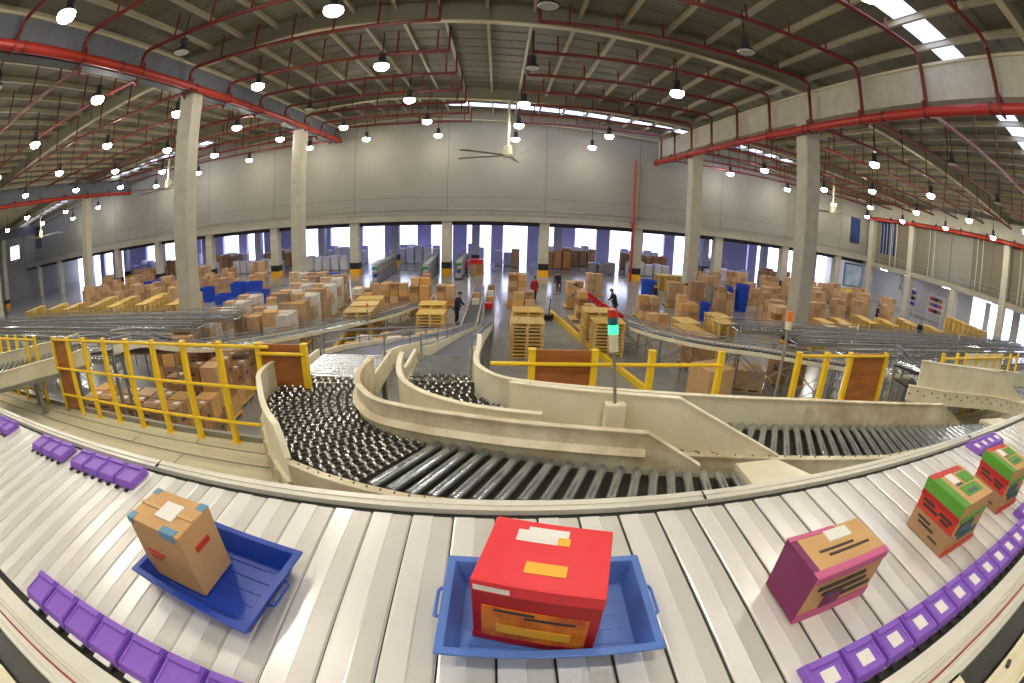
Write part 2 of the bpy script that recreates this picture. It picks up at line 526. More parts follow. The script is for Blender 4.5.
# back wall above the dock bays
mb = MB(); mb.span(XL, XR + .3, YW, YW + .3, 6.0, 15.9, 0)
for x in wcx:
    mb.span(x + 4.66 * 0 - .03, x + .03, YW - .012, YW, 6.0, 15.7, 1)
mb.span(XL, XR, YW - .012, YW, 7.55, 7.59, 1)
struct('wall_back', mb, [M['wall'], M['seam']])
mb = MB(); mb.span(XL, XR + .3, YW - .35, YW + .5, 5.25, 6.02, 0); mb.span(XL, XR, YW - .42, YW - .35, 5.95, 6.02, 0)
struct('trim_1', mb, M['ledge'])
mb = MB(); mb.span(XL, XR + .3, YW + .5, YW + .8, 4.85, 5.3, 0)
struct('trim_2', mb, M['header'])
mb = MB()
mb.tube([(XL, YW - .3, 6.42), (XR, YW - .3, 6.42)], .035, 6)
x = XL + 1
while x < XR:
    mb.tube([(x, YW - .3, 6.0), (x, YW - .3, 6.62)], .025, 5); x += 3.1
o = mb.build('ledge_guard_rail', M['greysteel']); tag(o, 'thin grey guard rail with short posts along the ledge of the back wall', 'railing')

# dock zone behind the bays: low slab, outer wall with open doors on to daylight
mb = MB(); mb.span(XL, 60, YW + .5, 59, 5.3, 5.6); struct('dock_ceiling', mb, M['dockwall'])
mb = MB(); mb.span(XL - .3, XL, YB, 58.5, 0, 14); struct('wall_left', mb, M['wall'])
mb = MB(); mb.span(XL, 60, YB - .3, YB, 0, 17); struct('wall_rear', mb, M['wall'])
n = 0
for i, x in enumerate(wcx[:-1]):
    for j in range(2):
        n += 1
        xa = x + 4.66 * j
        mb = MB(); mb.span(xa - .9 + .25 * ((i + j) % 2), xa + .9, 57.6, 58.2, 0, 5.3)
        struct('dock_wall', mb, M['pier'])
        if (i * 2 + j) % 7 == 3 and abs(x) > 12:
            mb = MB(); mb.span(xa + .9, xa + 3.76, 57.7, 57.9, 0, 4.6)
            for q in range(9): mb.span(xa + .9, xa + 3.76, 57.66, 57.7, q * .5 + .1, q * .5 + .16)
            struct('door_%d' % n, mb, M['pier'])
mb = MB(); mb.span(XL, 60, 57.6, 58.2, 4.55, 5.3); struct('dock_beam', mb, M['dockwall'])
# inner dock columns with hazard bands
for i, x in enumerate(wcx):
    if x > -70:
        o = column(x + 2.4, 51.0, 5.3, .9, .9, True)
        o.data.materials[0] = M['dockwall']
proto = None
for i in range(-8, 4):
    for q, dy in enumerate((46.5, 52.5)):
        if proto is None:
            t = proto = thing('ceiling_strip_lamp', 'x', 'lamp', (0, 0, 0), 0, 'strip lamps under the dock slab')
            k = MB(); k.span(-.75, .75, -.09, .09, -.09, 0); k.build('housing', M['ivory'], t)
            k = MB(); k.span(-.7, .7, -.06, .06, -.12, -.09); k.build('tube', M['tube'], t)
        else:
            t = dup(proto, (0, 0, 0))
        t.location = (4.4 + 9.32 * i + 4.6, dy, 5.3)
        t['label'] = 'lit strip lamp under dock slab, %s bay %s of central aisle, %s' % (ORD[abs(i)], 'left' if i < 0 else 'right', 'front' if not q else 'rear')
for i, y in enumerate((22.5, 29.5, 36.5, 41.5)):
    o = dup(proto, (XR + 2.6, y, 4.75), PI / 2, 'lit strip lamp under the mezzanine of the right wall, %s from the front' % ORD[i], 'strip lamps under the mezzanine')
# dark box units under the dock slab in each bay, giving no light
proto = None
for i in range(-7, 4):
    for dx in (2.6, 6.6):
        x = 4.4 + 9.32 * i + dx
        if proto is None:
            mb = MB(); mb.span(-.35, .35, -.2, .2, -.22, 0); mb.span(-.3, .3, -.17, .17, -.25, -.22)
            proto = mb.build('dock_fan_heater', M['header']); o = proto
        else:
            o = proto.copy(); COL.objects.link(o)
        o.location = (x, 54, 5.3)
        tag(o, 'dark unit under dock slab, %s bay from central aisle, %s of two' % (('%s ' % ORD[abs(i)]) + ('west' if i < 0 else 'east'), 'first' if dx < 4 else 'second'), 'unit', 'dark units under the dock slab')

# right wall: upper panels, mezzanine ledge, lower bays
mb = MB(); mb.span(XR + .2, XR + .5, YB, 24.5, 5.3, 13.5, 0); mb.span(XR + .2, XR + .5, 31.5, YW, 5.3, 13.5, 0)
mb.span(XR + .25, XR + .5, 24.5, 31.5, 5.3, 13.5, 1)
for y in (12, 15, 21.5, 24.5, 28, 31.5, 38): mb.span(XR + .17, XR + .2, y - .04, y + .04, 5.3, 12, 2)
struct('wall_right', mb, [M['upperwall'], M['wall'], M['seam']])
mb = MB(); mb.span(XR - .5, XR + 6, YB, 53.5, 4.75, 5.35); struct('trim_3', mb, M['ledge'])
mb = MB(); mb.span(XR + 5.5, XR + 5.8, 26.5, 58, 0, 4.8, 0); mb.span(XR + 5.5, XR + 5.8, YB, 10.5, 0, 4.8, 0); mb.span(XR + 5.5, XR + 5.8, 18.4, 19.6, 0, 4.8, 0); mb.span(XR + 5.5, XR + 5.8, 23.4, 24.2, 0, 4.8, 0)
struct('lower_wall', mb, M['lowerwall'])
for i, (y, t) in enumerate(((19.2, 11.3), (34.4, 11.3), (42.0, 11.3), (4.0, 11.3), (26.8, 4.8))):
    column(XR - .2 if i != 4 else XR, y, t, .9, .9, False)
mb = MB()
for z in (5.9, 6.35): mb.tube([(XR - .45, 0, z), (XR - .45, 42, z)], .03, 6)
y = 0
while y < 42:
    mb.tube([(XR - .45, y, 5.35), (XR - .45, y, 6.4)], .028, 5); y += 2
tag(mb.build('mezzanine_railing', M['cage']), 'grey railing along the mezzanine ledge of the right wall', 'railing')
# windows and louvre of the upper right corner
for i, (px, y, sx) in enumerate(((44.6, YW - .02, 1.7),)):
    mb = MB(); mb.span(px - sx / 2 - .12, px + sx / 2 + .12, y - .08, y, 7.3, 10.6, 0); mb.span(px - sx / 2, px + sx / 2, y - .1, y - .08, 7.45, 10.45, 1)
    for q in (-.28, .28): mb.span(px + q - .04, px + q + .04, y - .13, y - .1, 7.45, 10.45, 0)
    struct('window_10', mb, [M['header'], M['glassblue']])
mb = MB()
mb.span(XR + .1, XR + .2, 37.6, 40.6, 6.6, 11.0, 0)
for q in range(5): mb.span(XR + .06, XR + .1, 37.7 + q * .6, 38.1 + q * .6, 6.7, 10.9, 1)
struct('window_11', mb, [M['greysteel'], M['glassblue']])
mb = MB(); mb.span(XL + .0, XL + .06, 38.9, 41.3, 7.5, 9.9, 0)
struct('window_12', mb, [emis('lit_window', (230, 238, 255), 1.6)])
mb = MB(); mb.span(-80.0, -77.2, YW - .06, YW, 8.2, 12.0, 0); struct('window_13', mb, M['header'])
# tall service pipes in front of the upper right wall
for i, y in enumerate((36.9, 37.9, 31.0, 30.2, 23.4, 22.6, 17.0, 16.4)):
    mb = MB(); mb.tube([(XR - .7, y, 5.4), (XR - .7, y, 11.2)], .06, 8); mb.tube([(XR - .7, y, 8.2), (XR - .25, y, 8.2)], .03, 6)
    tag(mb.build('riser_pipe', M['fan'], loc=None), 'white riser pipe on the right wall ledge, %s from the back wall' % ORD[i if i > 1 else 1 - i], 'pipe', 'white riser pipes')

# ------------------------------------------------------------------ roof services
def red_main(bx, z, side, label, y1=YW - .6):
    t = thing('sprinkler_main', label, 'pipe', (bx, 20, z), world=True)
    mb = MB(); mb.tube([(bx, YB + .1, z), (bx, y1, z)], .21, 12)
    mb.build('pipe', M['red'], t, smooth=True)
    y = -2.0
    while y < y1:
        k = MB(); k.span(bx - .05, bx + .05, y - .06, y + .06, z + .1, z + .5); k.span(bx - .3, bx + .3, y - .05, y + .05, z - .26, z - .19)
        k.span(bx - .22, bx - .18, y - .05, y + .05, z - .26, z + .4); k.span(bx + .18, bx + .22, y - .05, y + .05, z - .26, z + .4)
        k.build('bracket', M['darkred'], t); y += 4.0
    y = 0.5
    while y < y1:
        k = MB(); k.tube([(bx, y - .06, z), (bx, y + .06, z)], .24, 12); y += 6.0
        k.build('coupling', M['darkred'], t)
MAINS = ((-15.75, 13.65, 'thick red sprinkler main under the concrete beam left of the central bay'),
         (15.1, 11.98, 'thick red sprinkler main under the concrete beam right of the central bay'),
         (-47.2, 12.2, 'red sprinkler main under the beam of the far left bay'),
         (XR - .95, 10.95, 'red sprinkler main along the top of the right wall'))
for bx, z, lb in MAINS:
    red_main(bx, z, 1, lb)

BY = (2.1, 6.1, 9.9, 13.9, 17.9, 21.9, 25.9, 29.8, 33.5, 37.2, 40.6)
hang_proto = {}
def branch(x0, z0, x1, y, zb, lb, end_up=True, step=2.08):
    """from the main at x0 up and across to x1, hung from the purlins"""
    sg = 1 if x1 > x0 else -1
    t = thing('sprinkler_branch', lb, 'pipe', (x0, y, z0), group='dark red sprinkler branch pipes', world=True)
    mb = MB()
    pts = [(x0, y, z0), (x0, y, zb - .35), (x0 + sg * .12, y, zb - .1), (x0 + sg * .4, y, zb), (x1, y, zb)]
    mb.tube(pts, .1, 8)
    if end_up: mb.tube([(x1, y, zb - .06), (x1, y, zd(x1) - .1)], .06, 6)
    mb.build('pipe', M['darkred'], t, smooth=True)
    x = x0 + sg * 2.0
    while (x - x1) * sg < -.5:
        h = hang_proto.get('h')
        zt = zd(x) - .28
        if h is None:
            k = MB(); k.tube([(0, 0, 0), (0, 0, 1)], .05, 6); k.box((0, 0, .02), (.16, .12, .12))
            h = k.build('hanger_rod', M['darkred']); hang_proto['h'] = h; o = h
        else:
            o = h.copy(); COL.objects.link(o)
        o.parent = t; o.location = (x - x0, 0, zb - .03 - z0); o.scale = (1, 1, zt - zb)
        x += sg * step
for i, y in enumerate(BY):
    nth = ORD[len(BY) - 1 - i]
    branch(-15.75, 13.8, -2.75, y, 14.65, 'dark red sprinkler branch, %s from back wall, left side of central bay' % nth)
    branch(15.1, 12.1, 1.45, y, 14.6, 'dark red sprinkler branch, %s from back wall, right side of central bay' % nth)
    if y > 8:
        branch(-16.4, 13.5, -46.5, y + .5, 13.55, 'dark red sprinkler branch, %s from back wall, across the left bay' % nth, False, 3.12)
        branch(15.9, 12.0, 46.6, y + .5, 12.35, 'dark red sprinkler branch, %s from back wall, across the right bay' % nth, False, 3.12)
mb = MB(); mb.tube([(13.05, YW - .5, 12.0), (13.05, YW - .5, 0)], .13, 10)
for z in (3, 5.5, 8, 10.5): mb.span(12.9, 13.2, YW - .5, YW - .36, z, z + .08)
tag(mb.build('red_riser_pipe', M['red']), 'red vertical riser pipe on the back wall right of centre', 'pipe')

# high bay lamps
def lamp_proto(lit):
    t = thing('high_bay_lamp', 'x', 'lamp', (0, 0, 0))
    k = MB(); k.lathe([(.03, 1.75), (.03, .62)], 6); k.build('cord', M['black'], t)
    k = MB(); k.lathe([(.07, .66), (.17, .6), (.17, .3), (.13, .26), (.24, .14), (.36, .03), (.36, -.02)], 18)
    k.build('housing', M['lampbody'], t, smooth=True)
    k = MB(); k.lathe([(.33, -.02), (.345, -.10), (.31, -.20), (.2, -.28), (.08, -.31)] if lit else [(.33, -.02), (.3, -.05)], 18)  # lit lens enlarged into a dome to stand in for the lamp's glow
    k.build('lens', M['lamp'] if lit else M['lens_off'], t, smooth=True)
    return t
LX = {-60: 0, -52.5: 0, -39.5: 0, -32.3: 0, -25.2: 0, -18.1: 0, -12.3: 1, -5.6: 1, 1.3: 1, 8.2: 1, 22.5: 1, 30: 1, 37.5: 1, 44: 0}
LY = (-7.3, -.4, 6.5, 13.1, 19.8, 26.7, 33.6, 40.0)
OFF = {(-12.3, 13.1), (-18.1, 6.5), (-12.3, 26.7), (1.3, 13.1), (1.3, 19.8), (8.2, 26.7), (8.2, 13.1), (22.5, 13.1), (30, 13.1)}
NAMES = {-60: 'ninth row west', -52.5: 'eighth row west', -39.5: 'seventh row west', -32.3: 'sixth row west', -25.2: 'fifth row west', -18.1: 'fourth row west', -12.3: 'third row west', -5.6: 'second row west', 1.3: 'row through the central fan',
         8.2: 'first row east', 22.5: 'second row east', 30: 'third row east', 37.5: 'fourth row east', 44: 'fifth row east'}
lp = {True: None, False: None}
for x in LX:
    for i, y in enumerate(LY):
        if abs(x) > 40 and y < 12: continue
        lit = (x, y) not in OFF
        nm = NAMES[x] if 'fan' in NAMES[x] else NAMES[x] + ' of central fan'
        lb = '%s high bay lamp, %s from back wall, %s' % ('lit' if lit else 'unlit black', ORD[len(LY) - 1 - i], nm)
        loc = (x, y, zd(x) - 3.05)
        if lp[lit] is None:
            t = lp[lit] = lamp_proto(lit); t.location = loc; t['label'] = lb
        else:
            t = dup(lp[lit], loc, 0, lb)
        t['group'] = 'lit high bay lamps' if lit else 'unlit high bay lamps'

# big ceiling fans
def fan(x, y, z, lb, rz):
    t = thing('ceiling_fan', lb, 'fan', (x, y, z), rz, group='large slow ceiling fans')
    zt = zd(x) - 1.0 - z
    k = MB(); k.lathe([(.11, .55), (.11, zt)], 10); k.lathe([(.3, zt), (.3, zt - .06), (.12, zt - .1)][::-1], 10); k.build('pole', M['fan'], t, smooth=True)
    k = MB(); k.lathe([(.12, 1.0), (.3, .95), (.34, .35), (.42, .3), (.42, .05), (.3, 0)], 16); k.build('motor', M['fan'], t, smooth=True)
    for i in range(5):
        a = 2 * PI * i / 5
        k = MB()
        for r0, r1, w0, w1 in ((.35, .9, .16, .2), (.9, 4.2, .34, .3), (4.2, 4.55, .3, .2)):
            ca, sa = math.cos(a), math.sin(a)
            vs = []
            for r, wd, in ((r0, w0), (r1, w1)):
                for q, zz in ((-.5, .02), (0, .075), (.5, .09), (.5, .07), (-.5, .0)):
                    vs.append((r * ca - q * wd * sa, r * sa + q * wd * ca, .12 + zz - .0 * r))
            k.add(vs, [(0, 1, 2, 3, 4), (9, 8, 7, 6, 5)] + [(j, 5 + j, 5 + (j + 1) % 5, (j + 1) % 5) for j in range(5)])
        k.build('blade', M['fanblade'], t)
fan(.57, 34.2, 10.4, 'large five-bladed ceiling fan hanging over the centre of the hall', .1)
fan(-31.9, 34.2, 10.4, 'large ceiling fan hanging over the left bay', .6)
fan(32.0, 34.2, 9.4, 'large ceiling fan hanging over the right bay', .4)
fan(-61.8, 34.2, 9.1, 'large ceiling fan hanging over the far left bay', .3)

# ------------------------------------------------------------------ raised walkway
mb = MB()
x = -16.0
mb.span(-16, 14, -3.2, 3.44, 3.72, 3.885, 1)
y = -3.2
while y < 3.42:
    xx = -16.0 + .9 * ((int(y * 7) % 3))
    xs_ = [-16.0] + [xx + 2.4 * q for q in range(1, 13) if xx + 2.4 * q < 13.6] + [14.0]
    for xa, xb in zip(xs_, xs_[1:]): mb.span(xa + .008, xb - .008, y + .008, min(y + .202, 3.44), 3.88, 3.9, 0)
    y += .222
mb.span(-16, 14, 3.42, 3.47, 3.7, 3.96, 1)
struct('walkway_floor', mb, [M['plank'], M['greysteel']])
for x in (-14, -9, -4, 1, 6, 11):
    for y in (-2.8, 3.2):
        k = MB(); k.span(x - .1, x + .1, y - .1, y + .1, 0, 3.72); k.span(x - .18, x + .18, y - .18, y + .18, 0, .03)
        o = struct('walkway_column', k, M['greysteel'])

# ------------------------------------------------------------------ the sorter
BZ = 4.70
so = thing('sorter_conveyor', 'wide pale slat sorting conveyor with purple sliding shoes in the foreground', 'conveyor', (0, .95, 3.9), world=True)
PITCH = .19
k = MB(); k.span(-15, 13, .33, 1.597, BZ - .05, BZ - .012, 2)
x = -15.0
while x < 13:
    k.add([(x + .004, .345, BZ - .012), (x + .004, .345, BZ - .002), (x + .012, .345, BZ), (x + .094, .345, BZ), (x + .1, .345, BZ - .004), (x + .178, .345, BZ - .004), (x + .186, .345, BZ - .012)] +
          [(x + .004, 1.597, BZ - .012), (x + .004, 1.597, BZ - .002), (x + .012, 1.597, BZ), (x + .094, 1.597, BZ), (x + .1, 1.597, BZ - .004), (x + .178, 1.597, BZ - .004), (x + .186, 1.597, BZ - .012)],
          [(0, 7, 8, 1), (1, 8, 9, 2), (2, 9, 10, 3), (3, 10, 11, 4), (0, 1, 2, 3, 4, 5, 6), (13, 12, 11, 10, 9, 8, 7)], 0)
    b = len(k.v) - 14
    k.f += [(b + 4, b + 11, b + 12, b + 5), (b + 5, b + 12, b + 13, b + 6)]; k.m += [1, 1]
    x += PITCH
k.span(-15, 13, 1.599, 1.634, BZ - .03, BZ - .012, 2); k.span(-15, 13, .297, .345, BZ - .03, BZ - .012, 2)  # black strips laid in the rail gaps to stand in for their shade
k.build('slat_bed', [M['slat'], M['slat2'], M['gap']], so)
k = MB(); k.span(-15, 13, 1.636, 1.668, BZ - .2, BZ + .016, 0); k.span(-15, 13, 1.668, 1.705, BZ - .2, BZ + .024, 0)
x = -14.2
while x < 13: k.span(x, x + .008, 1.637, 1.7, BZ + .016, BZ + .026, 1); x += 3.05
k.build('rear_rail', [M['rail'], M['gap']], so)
k = MB(); k.span(-15, 13, .205, .295, BZ - .25, BZ + .012, 0)
k.span(-15, 13, .185, .205, BZ - .3, BZ - .01, 0); k.span(-15, 13, .10, .185, BZ - .3, BZ - .05, 0); k.span(-15, 13, .07, .10, BZ - .3, BZ - .09, 0)
k.build('front_rail', [M['rail'], M['gap']], so)
k = MB(); k.tube([(-15 + .5 * i, .148 + .008 * math.sin(i * 1.7), BZ - .042) for i in range(57)], .006, 6)
k.build('red_cable', M['red'], so)
k = MB(); k.tube([(-15 + .5 * i, .122 + .006 * math.sin(i * 1.1 + 1), BZ - .042) for i in range(57)], .007, 6)
k.build('white_cable', M['white'], so)
k = MB(); k.span(-15, 13, -.28, -.10, BZ - .2, BZ - .15, 0); k.span(-15, 13, -.12, -.10, BZ - .2, BZ - .08, 0); k.span(-15, 13, -.3, -.28, BZ - .2, BZ - .08, 0)
k.span(-15, 13, -.62, -.44, BZ - .3, BZ - .24, 0); k.span(-15, 13, -.46, -.44, BZ - .3, BZ - .18, 0)
x = -14.6
while x < 13:
    k.box((x, -.15, BZ - .143), (.05, .03, .02), .3, 1); k.box((x + .9, -.23, BZ - .143), (.03, .05, .02), .8, 1); x += 1.3
k.build('cable_tray', [M['cream'], M['darksteel']], so)
k = MB(); k.span(-15, 13, -.7, .3, BZ - .36, BZ - .33); k.build('gap_shade_plate', M['darksteel'], so)  # dark plate added to make the gap behind the cable tray look shaded
k = MB(); k.span(1.55, 1.85, .0, .075, BZ - .1, BZ - .085); k.span(1.55, 1.85, .06, .075, BZ - .3, BZ - .085); k.build('cover_plate', M['cream'], so)
for x in (-13, -10, -7, -4, -1.0, 2.0, 5.0, 8.0, 11.0):
    k = MB()
    for y in (.24, 1.6): k.span(x - .04, x + .04, y - .04, y + .04, 3.9, BZ - .2)
    k.span(x - .03, x + .03, .24, 1.6, 4.0, 4.06); k.build('leg', M['greysteel'], so)
k = MB(); k.span(-15, 13, .33, 1.61, 4.3, 4.34); k.build('return_bed', M['darksteel'], so)
# purple shoes that ride across the slats
def shoe_mesh(kind):
    k = MB(); w, d, h = .088, .098, .044
    k.add([(-w, -d, .003), (w, -d, .003), (w, d, .003), (-w, d, .003), (-w + .004, -d + .02, h), (w - .004, -d + .02, h), (w - .004, d - .012, h), (-w + .004, d - .012, h)],
          [(3, 2, 1, 0), (4, 5, 6, 7), (0, 1, 5, 4), (1, 2, 6, 5), (2, 3, 7, 6), (3, 0, 4, 7)], 0)
    k.span(-w + .012, w - .012, d - .05, d - .016, h - .004, h + .012, 0)
    k.span(-w + .008, -w + .022, -d + .03, d - .02, h - .003, h + .004, 0); k.span(w - .022, w - .008, -d + .03, d - .02, h - .003, h + .004, 0)
    if kind == 'square': k.span(-.036, .036, -.045, .028, h - .004, h + .003, 1)
    if kind == 'front': k.span(-.05, .05, -d - .022, -d + .004, .004, .018, 1)
    for x in (-.05, .05): k.span(x - .014, x + .014, -d - .03, -d, .0, .012, 2)
    return k.build('divert_shoe', [M['purple'], M['white'], M['gap']], None, bevel=.004)
spots = []
for i in range(8): spots.append((-1.96 + .19 * i, .44, 'front'))
for i in range(12): spots.append((1.1 + .19 * i, .44, 'square'))
for i in range(9): spots.append((3.42 + .19 * i, .54, 'square'))
for x in (-2.67, -2.48, -2.29, -2.10, -3.36, -3.17, -2.98, -4.55, -4.36, -4.17, -5.9, -5.71, -5.52): spots.append((x, 1.475, 'plain'))
for x in (3.95, 4.14, 4.33, 4.52): spots.append((x, 1.475, 'square'))
protos = {}
for x, y, kd in spots:
    if kd in protos:
        o = protos[kd].copy(); COL.objects.link(o)
    else:
        o = protos[kd] = shoe_mesh(kd)
    o.parent = so; o.location = Vector((x, y, BZ)) - Vector(so.location)

# ------------------------------------------------------------------ trays and boxes riding on it
def tray(loc, rz, L, W, H, mt, label):
    t = thing('plastic_tray', label, 'tray', loc, rz)
    k = MB(); e = .03
    def ring(z, g): return [(-L / 2 + g, -W / 2 + g, z), (L / 2 - g, -W / 2 + g, z), (L / 2 - g, W / 2 - g, z), (-L / 2 + g, W / 2 - g, z)]
    R = [ring(0, .055), ring(H, .02), ring(H, 0), ring(H + .012, 0), ring(H + .012, .03), ring(.012, .07)]
    vs = [p for r in R for p in r]; fs = [(3, 2, 1, 0)]
    for a in range(5):
        for q in range(4): fs.append((a * 4 + q, a * 4 + (q + 1) % 4, a * 4 + 4 + (q + 1) % 4, a * 4 + 4 + q))
    fs.append((20, 21, 22, 23)); k.add(vs, fs)
    for i in range(5): k.span(-L / 2 + .1, L / 2 - .1, -W / 2 + .1 + i * (W - .2) / 4 - .004, -W / 2 + .1 + i * (W - .2) / 4 + .004, .010, .0155)
    k.build('body', mt, t, bevel=.003)
    for sg in (-1, 1):
        k = MB(); k.tube([(sg * (L / 2 + .004), -.07, H), (sg * (L / 2 + .018), -.06, H - .01), (sg * (L / 2 + .018), .06, H - .01), (sg * (L / 2 + .004), .07, H)], .007, 6)
        k.build('grip', mt, t)
    return t
tray((-1.10, .98, BZ + .002), math.radians(-8), .66, .47, .085, M['blue'], 'deep blue plastic tray with a brown box on its left half')
tray((.185, .99, BZ + .002), math.radians(-2), .72, .47, .085, M['blue2'], 'pale blue plastic tray carrying the red box in the middle of the sorter')

def carton(loc, rz, L, W, H, mts, label, prints, cat='box', faces=None):
    """mts: six face materials order bottom, top, front(-y), back, left(-x), right; prints: list of (name, mat, face, u0,u1,v0,v1)"""
    t = thing('cardboard_box', label, cat, loc, rz)
    k = MB(); k.box((0, 0, H / 2), (L, W, H))
    uniq = []
    for m_ in mts:
        if m_ not in uniq: uniq.append(m_)
    k.m = [uniq.index(m_) for m_ in mts]
    k.build('body', uniq, t, bevel=.004)
    by = {}; cnt = 0
    for nm, mt, f, u0, u1, v0, v1 in prints:
        k = MB(); cnt += 1; e = .0010 + .0005 * cnt
        if f == 'top': k.span(-L / 2 + u0 * L, -L / 2 + u1 * L, -W / 2 + v0 * W, -W / 2 + v1 * W, H - .0005, H + e)
        if f == 'front': k.span(-L / 2 + u0 * L, -L / 2 + u1 * L, -W / 2 - e, -W / 2 + .0005, v0 * H, v1 * H)
        if f == 'left': k.span(-L / 2 - e, -L / 2 + .0005, W / 2 - u1 * W, W / 2 - u0 * W, v0 * H, v1 * H)
        if f == 'right': k.span(L / 2 - .0005, L / 2 + e, -W / 2 + u0 * W, -W / 2 + u1 * W, v0 * H, v1 * H)
        k.build(nm, mt, t)
    return t
T = M['tan']
carton((-1.245, .985, BZ + .019), math.radians(-5), .32, .225, .30, [T] * 6, 'brown box with blue corner tape and a white label, in the blue tray',
       [        ('corner_tape', M['bluetape'], 'top', 0, .12, .82, 1), ('corner_tape', M['bluetape'], 'top', .86, 1, .80, 1), ('corner_tape', M['bluetape'], 'top', 0, .12, 0, .18), ('corner_tape', M['bluetape'], 'top', .66, .92, 0, .16),
        ('corner_tape', M['bluetape'], 'front', .66, .92, .9, 1), ('corner_tape', M['bluetape'], 'front', 0, .12, .92, 1), ('corner_tape', M['bluetape'], 'left', .82, 1, .92, 1),
        ('printed_line', M['redprint'], 'front', .18, .50, .50, .54), ('printed_line', M['redprint'], 'front', .18, .42, .42, .45), ('printed_line', M['redprint'], 'right', .3, .7, .62, .70),
        ('tape_strip', M['tape'], 'top', .0, 1, .46, .54), ('shipping_label', M['white'], 'top', .40, .72, .28, .74)])
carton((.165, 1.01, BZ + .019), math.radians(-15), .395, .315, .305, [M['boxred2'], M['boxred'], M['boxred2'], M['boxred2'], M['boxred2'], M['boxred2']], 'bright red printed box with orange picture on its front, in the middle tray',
       [('white_print', M['white'], 'top', .22, .58, .66, .84), ('white_print', M['white'], 'top', .30, .64, .72, .90), ('yellow_print', M['gold'], 'top', .56, .66, .66, .78), ('yellow_print', M['gold'], 'top', .36, .68, .2, .36),
        ('red_panel', M['boxred'], 'front', 0, 1, .84, 1), ('picture', M['orange'], 'front', .08, .92, .10, .62), ('white_print', M['white'], 'front', .02, .30, .86, .93), ('dark_lettering', M['ink'], 'front', .18, .5, .56, .60), ('dark_lettering', M['ink'], 'front', .42, .82, .50, .54), ('yellow_print', M['gold'], 'front', .2, .8, .2, .34), ('dark_print', M['boxred2'], 'front', .0, 1, .0, .1)])
carton((1.315, .885, BZ + .002), math.radians(1), .44, .25, .25, [T, T, T, T, M['magenta'], T], 'tan and purple box lying alone on the sorter right of the red box',
       [('purple_border', M['magenta'], 'top', 0, .08, 0, 1), ('pink_border', M['pink'], 'top', 0, 1, 0, .14), ('pink_border', M['pink'], 'top', .0, .6, .90, 1), ('shipping_label', M['white'], 'top', .42, .74, .66, .92),
        ('lettering', M['ink'], 'top', .22, .68, .48, .53), ('lettering', M['ink'], 'top', .30, .86, .36, .41), ('pink_border', M['pink'], 'front', 0, 1, .86, 1), ('pink_border', M['pink'], 'front', 0, 1, 0, .2), ('purple_border', M['magenta'], 'front', .26, .5, .2, .5),
        ('lettering', M['ink'], 'front', .1, .74, .68, .75), ('lettering', M['ink'], 'front', .2, .8, .52, .59), ('lettering', M['ink'], 'front', .5, .92, .34, .41)])
def greenbox(loc, rz, label):
    return carton(loc, rz, .42, .34, .305, [T, T, T, T, M['redprint'], T], label,
       [('green_band', M['green'], 'top', 0, .18, 0, 1), ('red_band', M['redprint'], 'top', 0, .9, .86, 1), ('green_band', M['green'], 'top', .32, .84, .18, .46), ('green_band', M['green'], 'top', .6, .92, .5, .8), ('shipping_label', M['white'], 'top', .30, .50, .58, .86), ('dark_panel', M['teal'], 'top', .34, .52, .5, .56), ('dark_panel', M['teal'], 'top', .42, .7, .24, .32),
        ('green_band', M['green'], 'left', 0, 1, .78, 1), ('brown_band', M['carton_d'], 'left', 0, 1, .0, .42), ('lettering', M['boxred2'], 'left', .0, 1, .68, .78), ('lettering_line', M['ink'], 'left', .10, .40, .60, .65), ('lettering_line', M['ink'], 'left', .14, .52, .52, .56), ('lettering_line', M['ink'], 'left', .56, .90, .58, .63), ('lettering_line', M['ink'], 'left', .62, .84, .50, .54), ('lettering_line', M['ink'], 'left', .15, .48, .30, .34), ('lettering_line', M['ink'], 'left', .2, .62, .22, .26), ('lettering_line', M['ink'], 'left', .55, .8, .12, .15),
        ('green_band', M['green'], 'front', .06, .94, .66, .74), ('dark_panel', M['teal'], 'front', .14, .6, .40, .6), ('dark_panel', M['teal'], 'front', .3, .86, .26, .36), ('red_band', M['redprint'], 'front', 0, 1, 0, .1)])
greenbox((2.415, .89, BZ + .002), math.radians(-1), 'green and red printed box next to the tan and purple box')
greenbox((3.34, .90, BZ + .002), math.radians(-4), 'green and red printed box at the right edge, behind its twin')

# ------------------------------------------------------------------ merge conveyors beside the sorter
LZ = 4.58
def guard(parent, path, z0, z1, mt='cream', t=.018, lip=.012, name='guard_panel'):
    k = MB(); k.wall(path, z0, z1, t, 0, lip); return k.build(name, M[mt], parent)

def bolts(parent, pts, axis='z', r=.006, h=.004, name='bolt'):
    base = None
    for p in pts:
        if base is None:
            k = MB()
            if axis == 'z': k.cyl((0, 0, -h), (0, 0, h), r, n=6)
            else: k.cyl((0, h, 0), (0, -h, 0), r, n=6)
            o = base = k.build(name, M['darksteel'])
        else:
            o = base.copy(); COL.objects.link(o)
        o.parent = parent; o.location = Vector(p) - Vector(parent.location)
def lane_legs(parent, pts, zt, zb=3.9):
    for x, y in pts:
        k = MB(); k.span(x - .03, x + .03, y - .03, y + .03, zb, zt); k.span(x - .07, x + .07, y - .07, y + .07, zb, zb + .012)
        k.build('leg', M['greysteel'], parent)

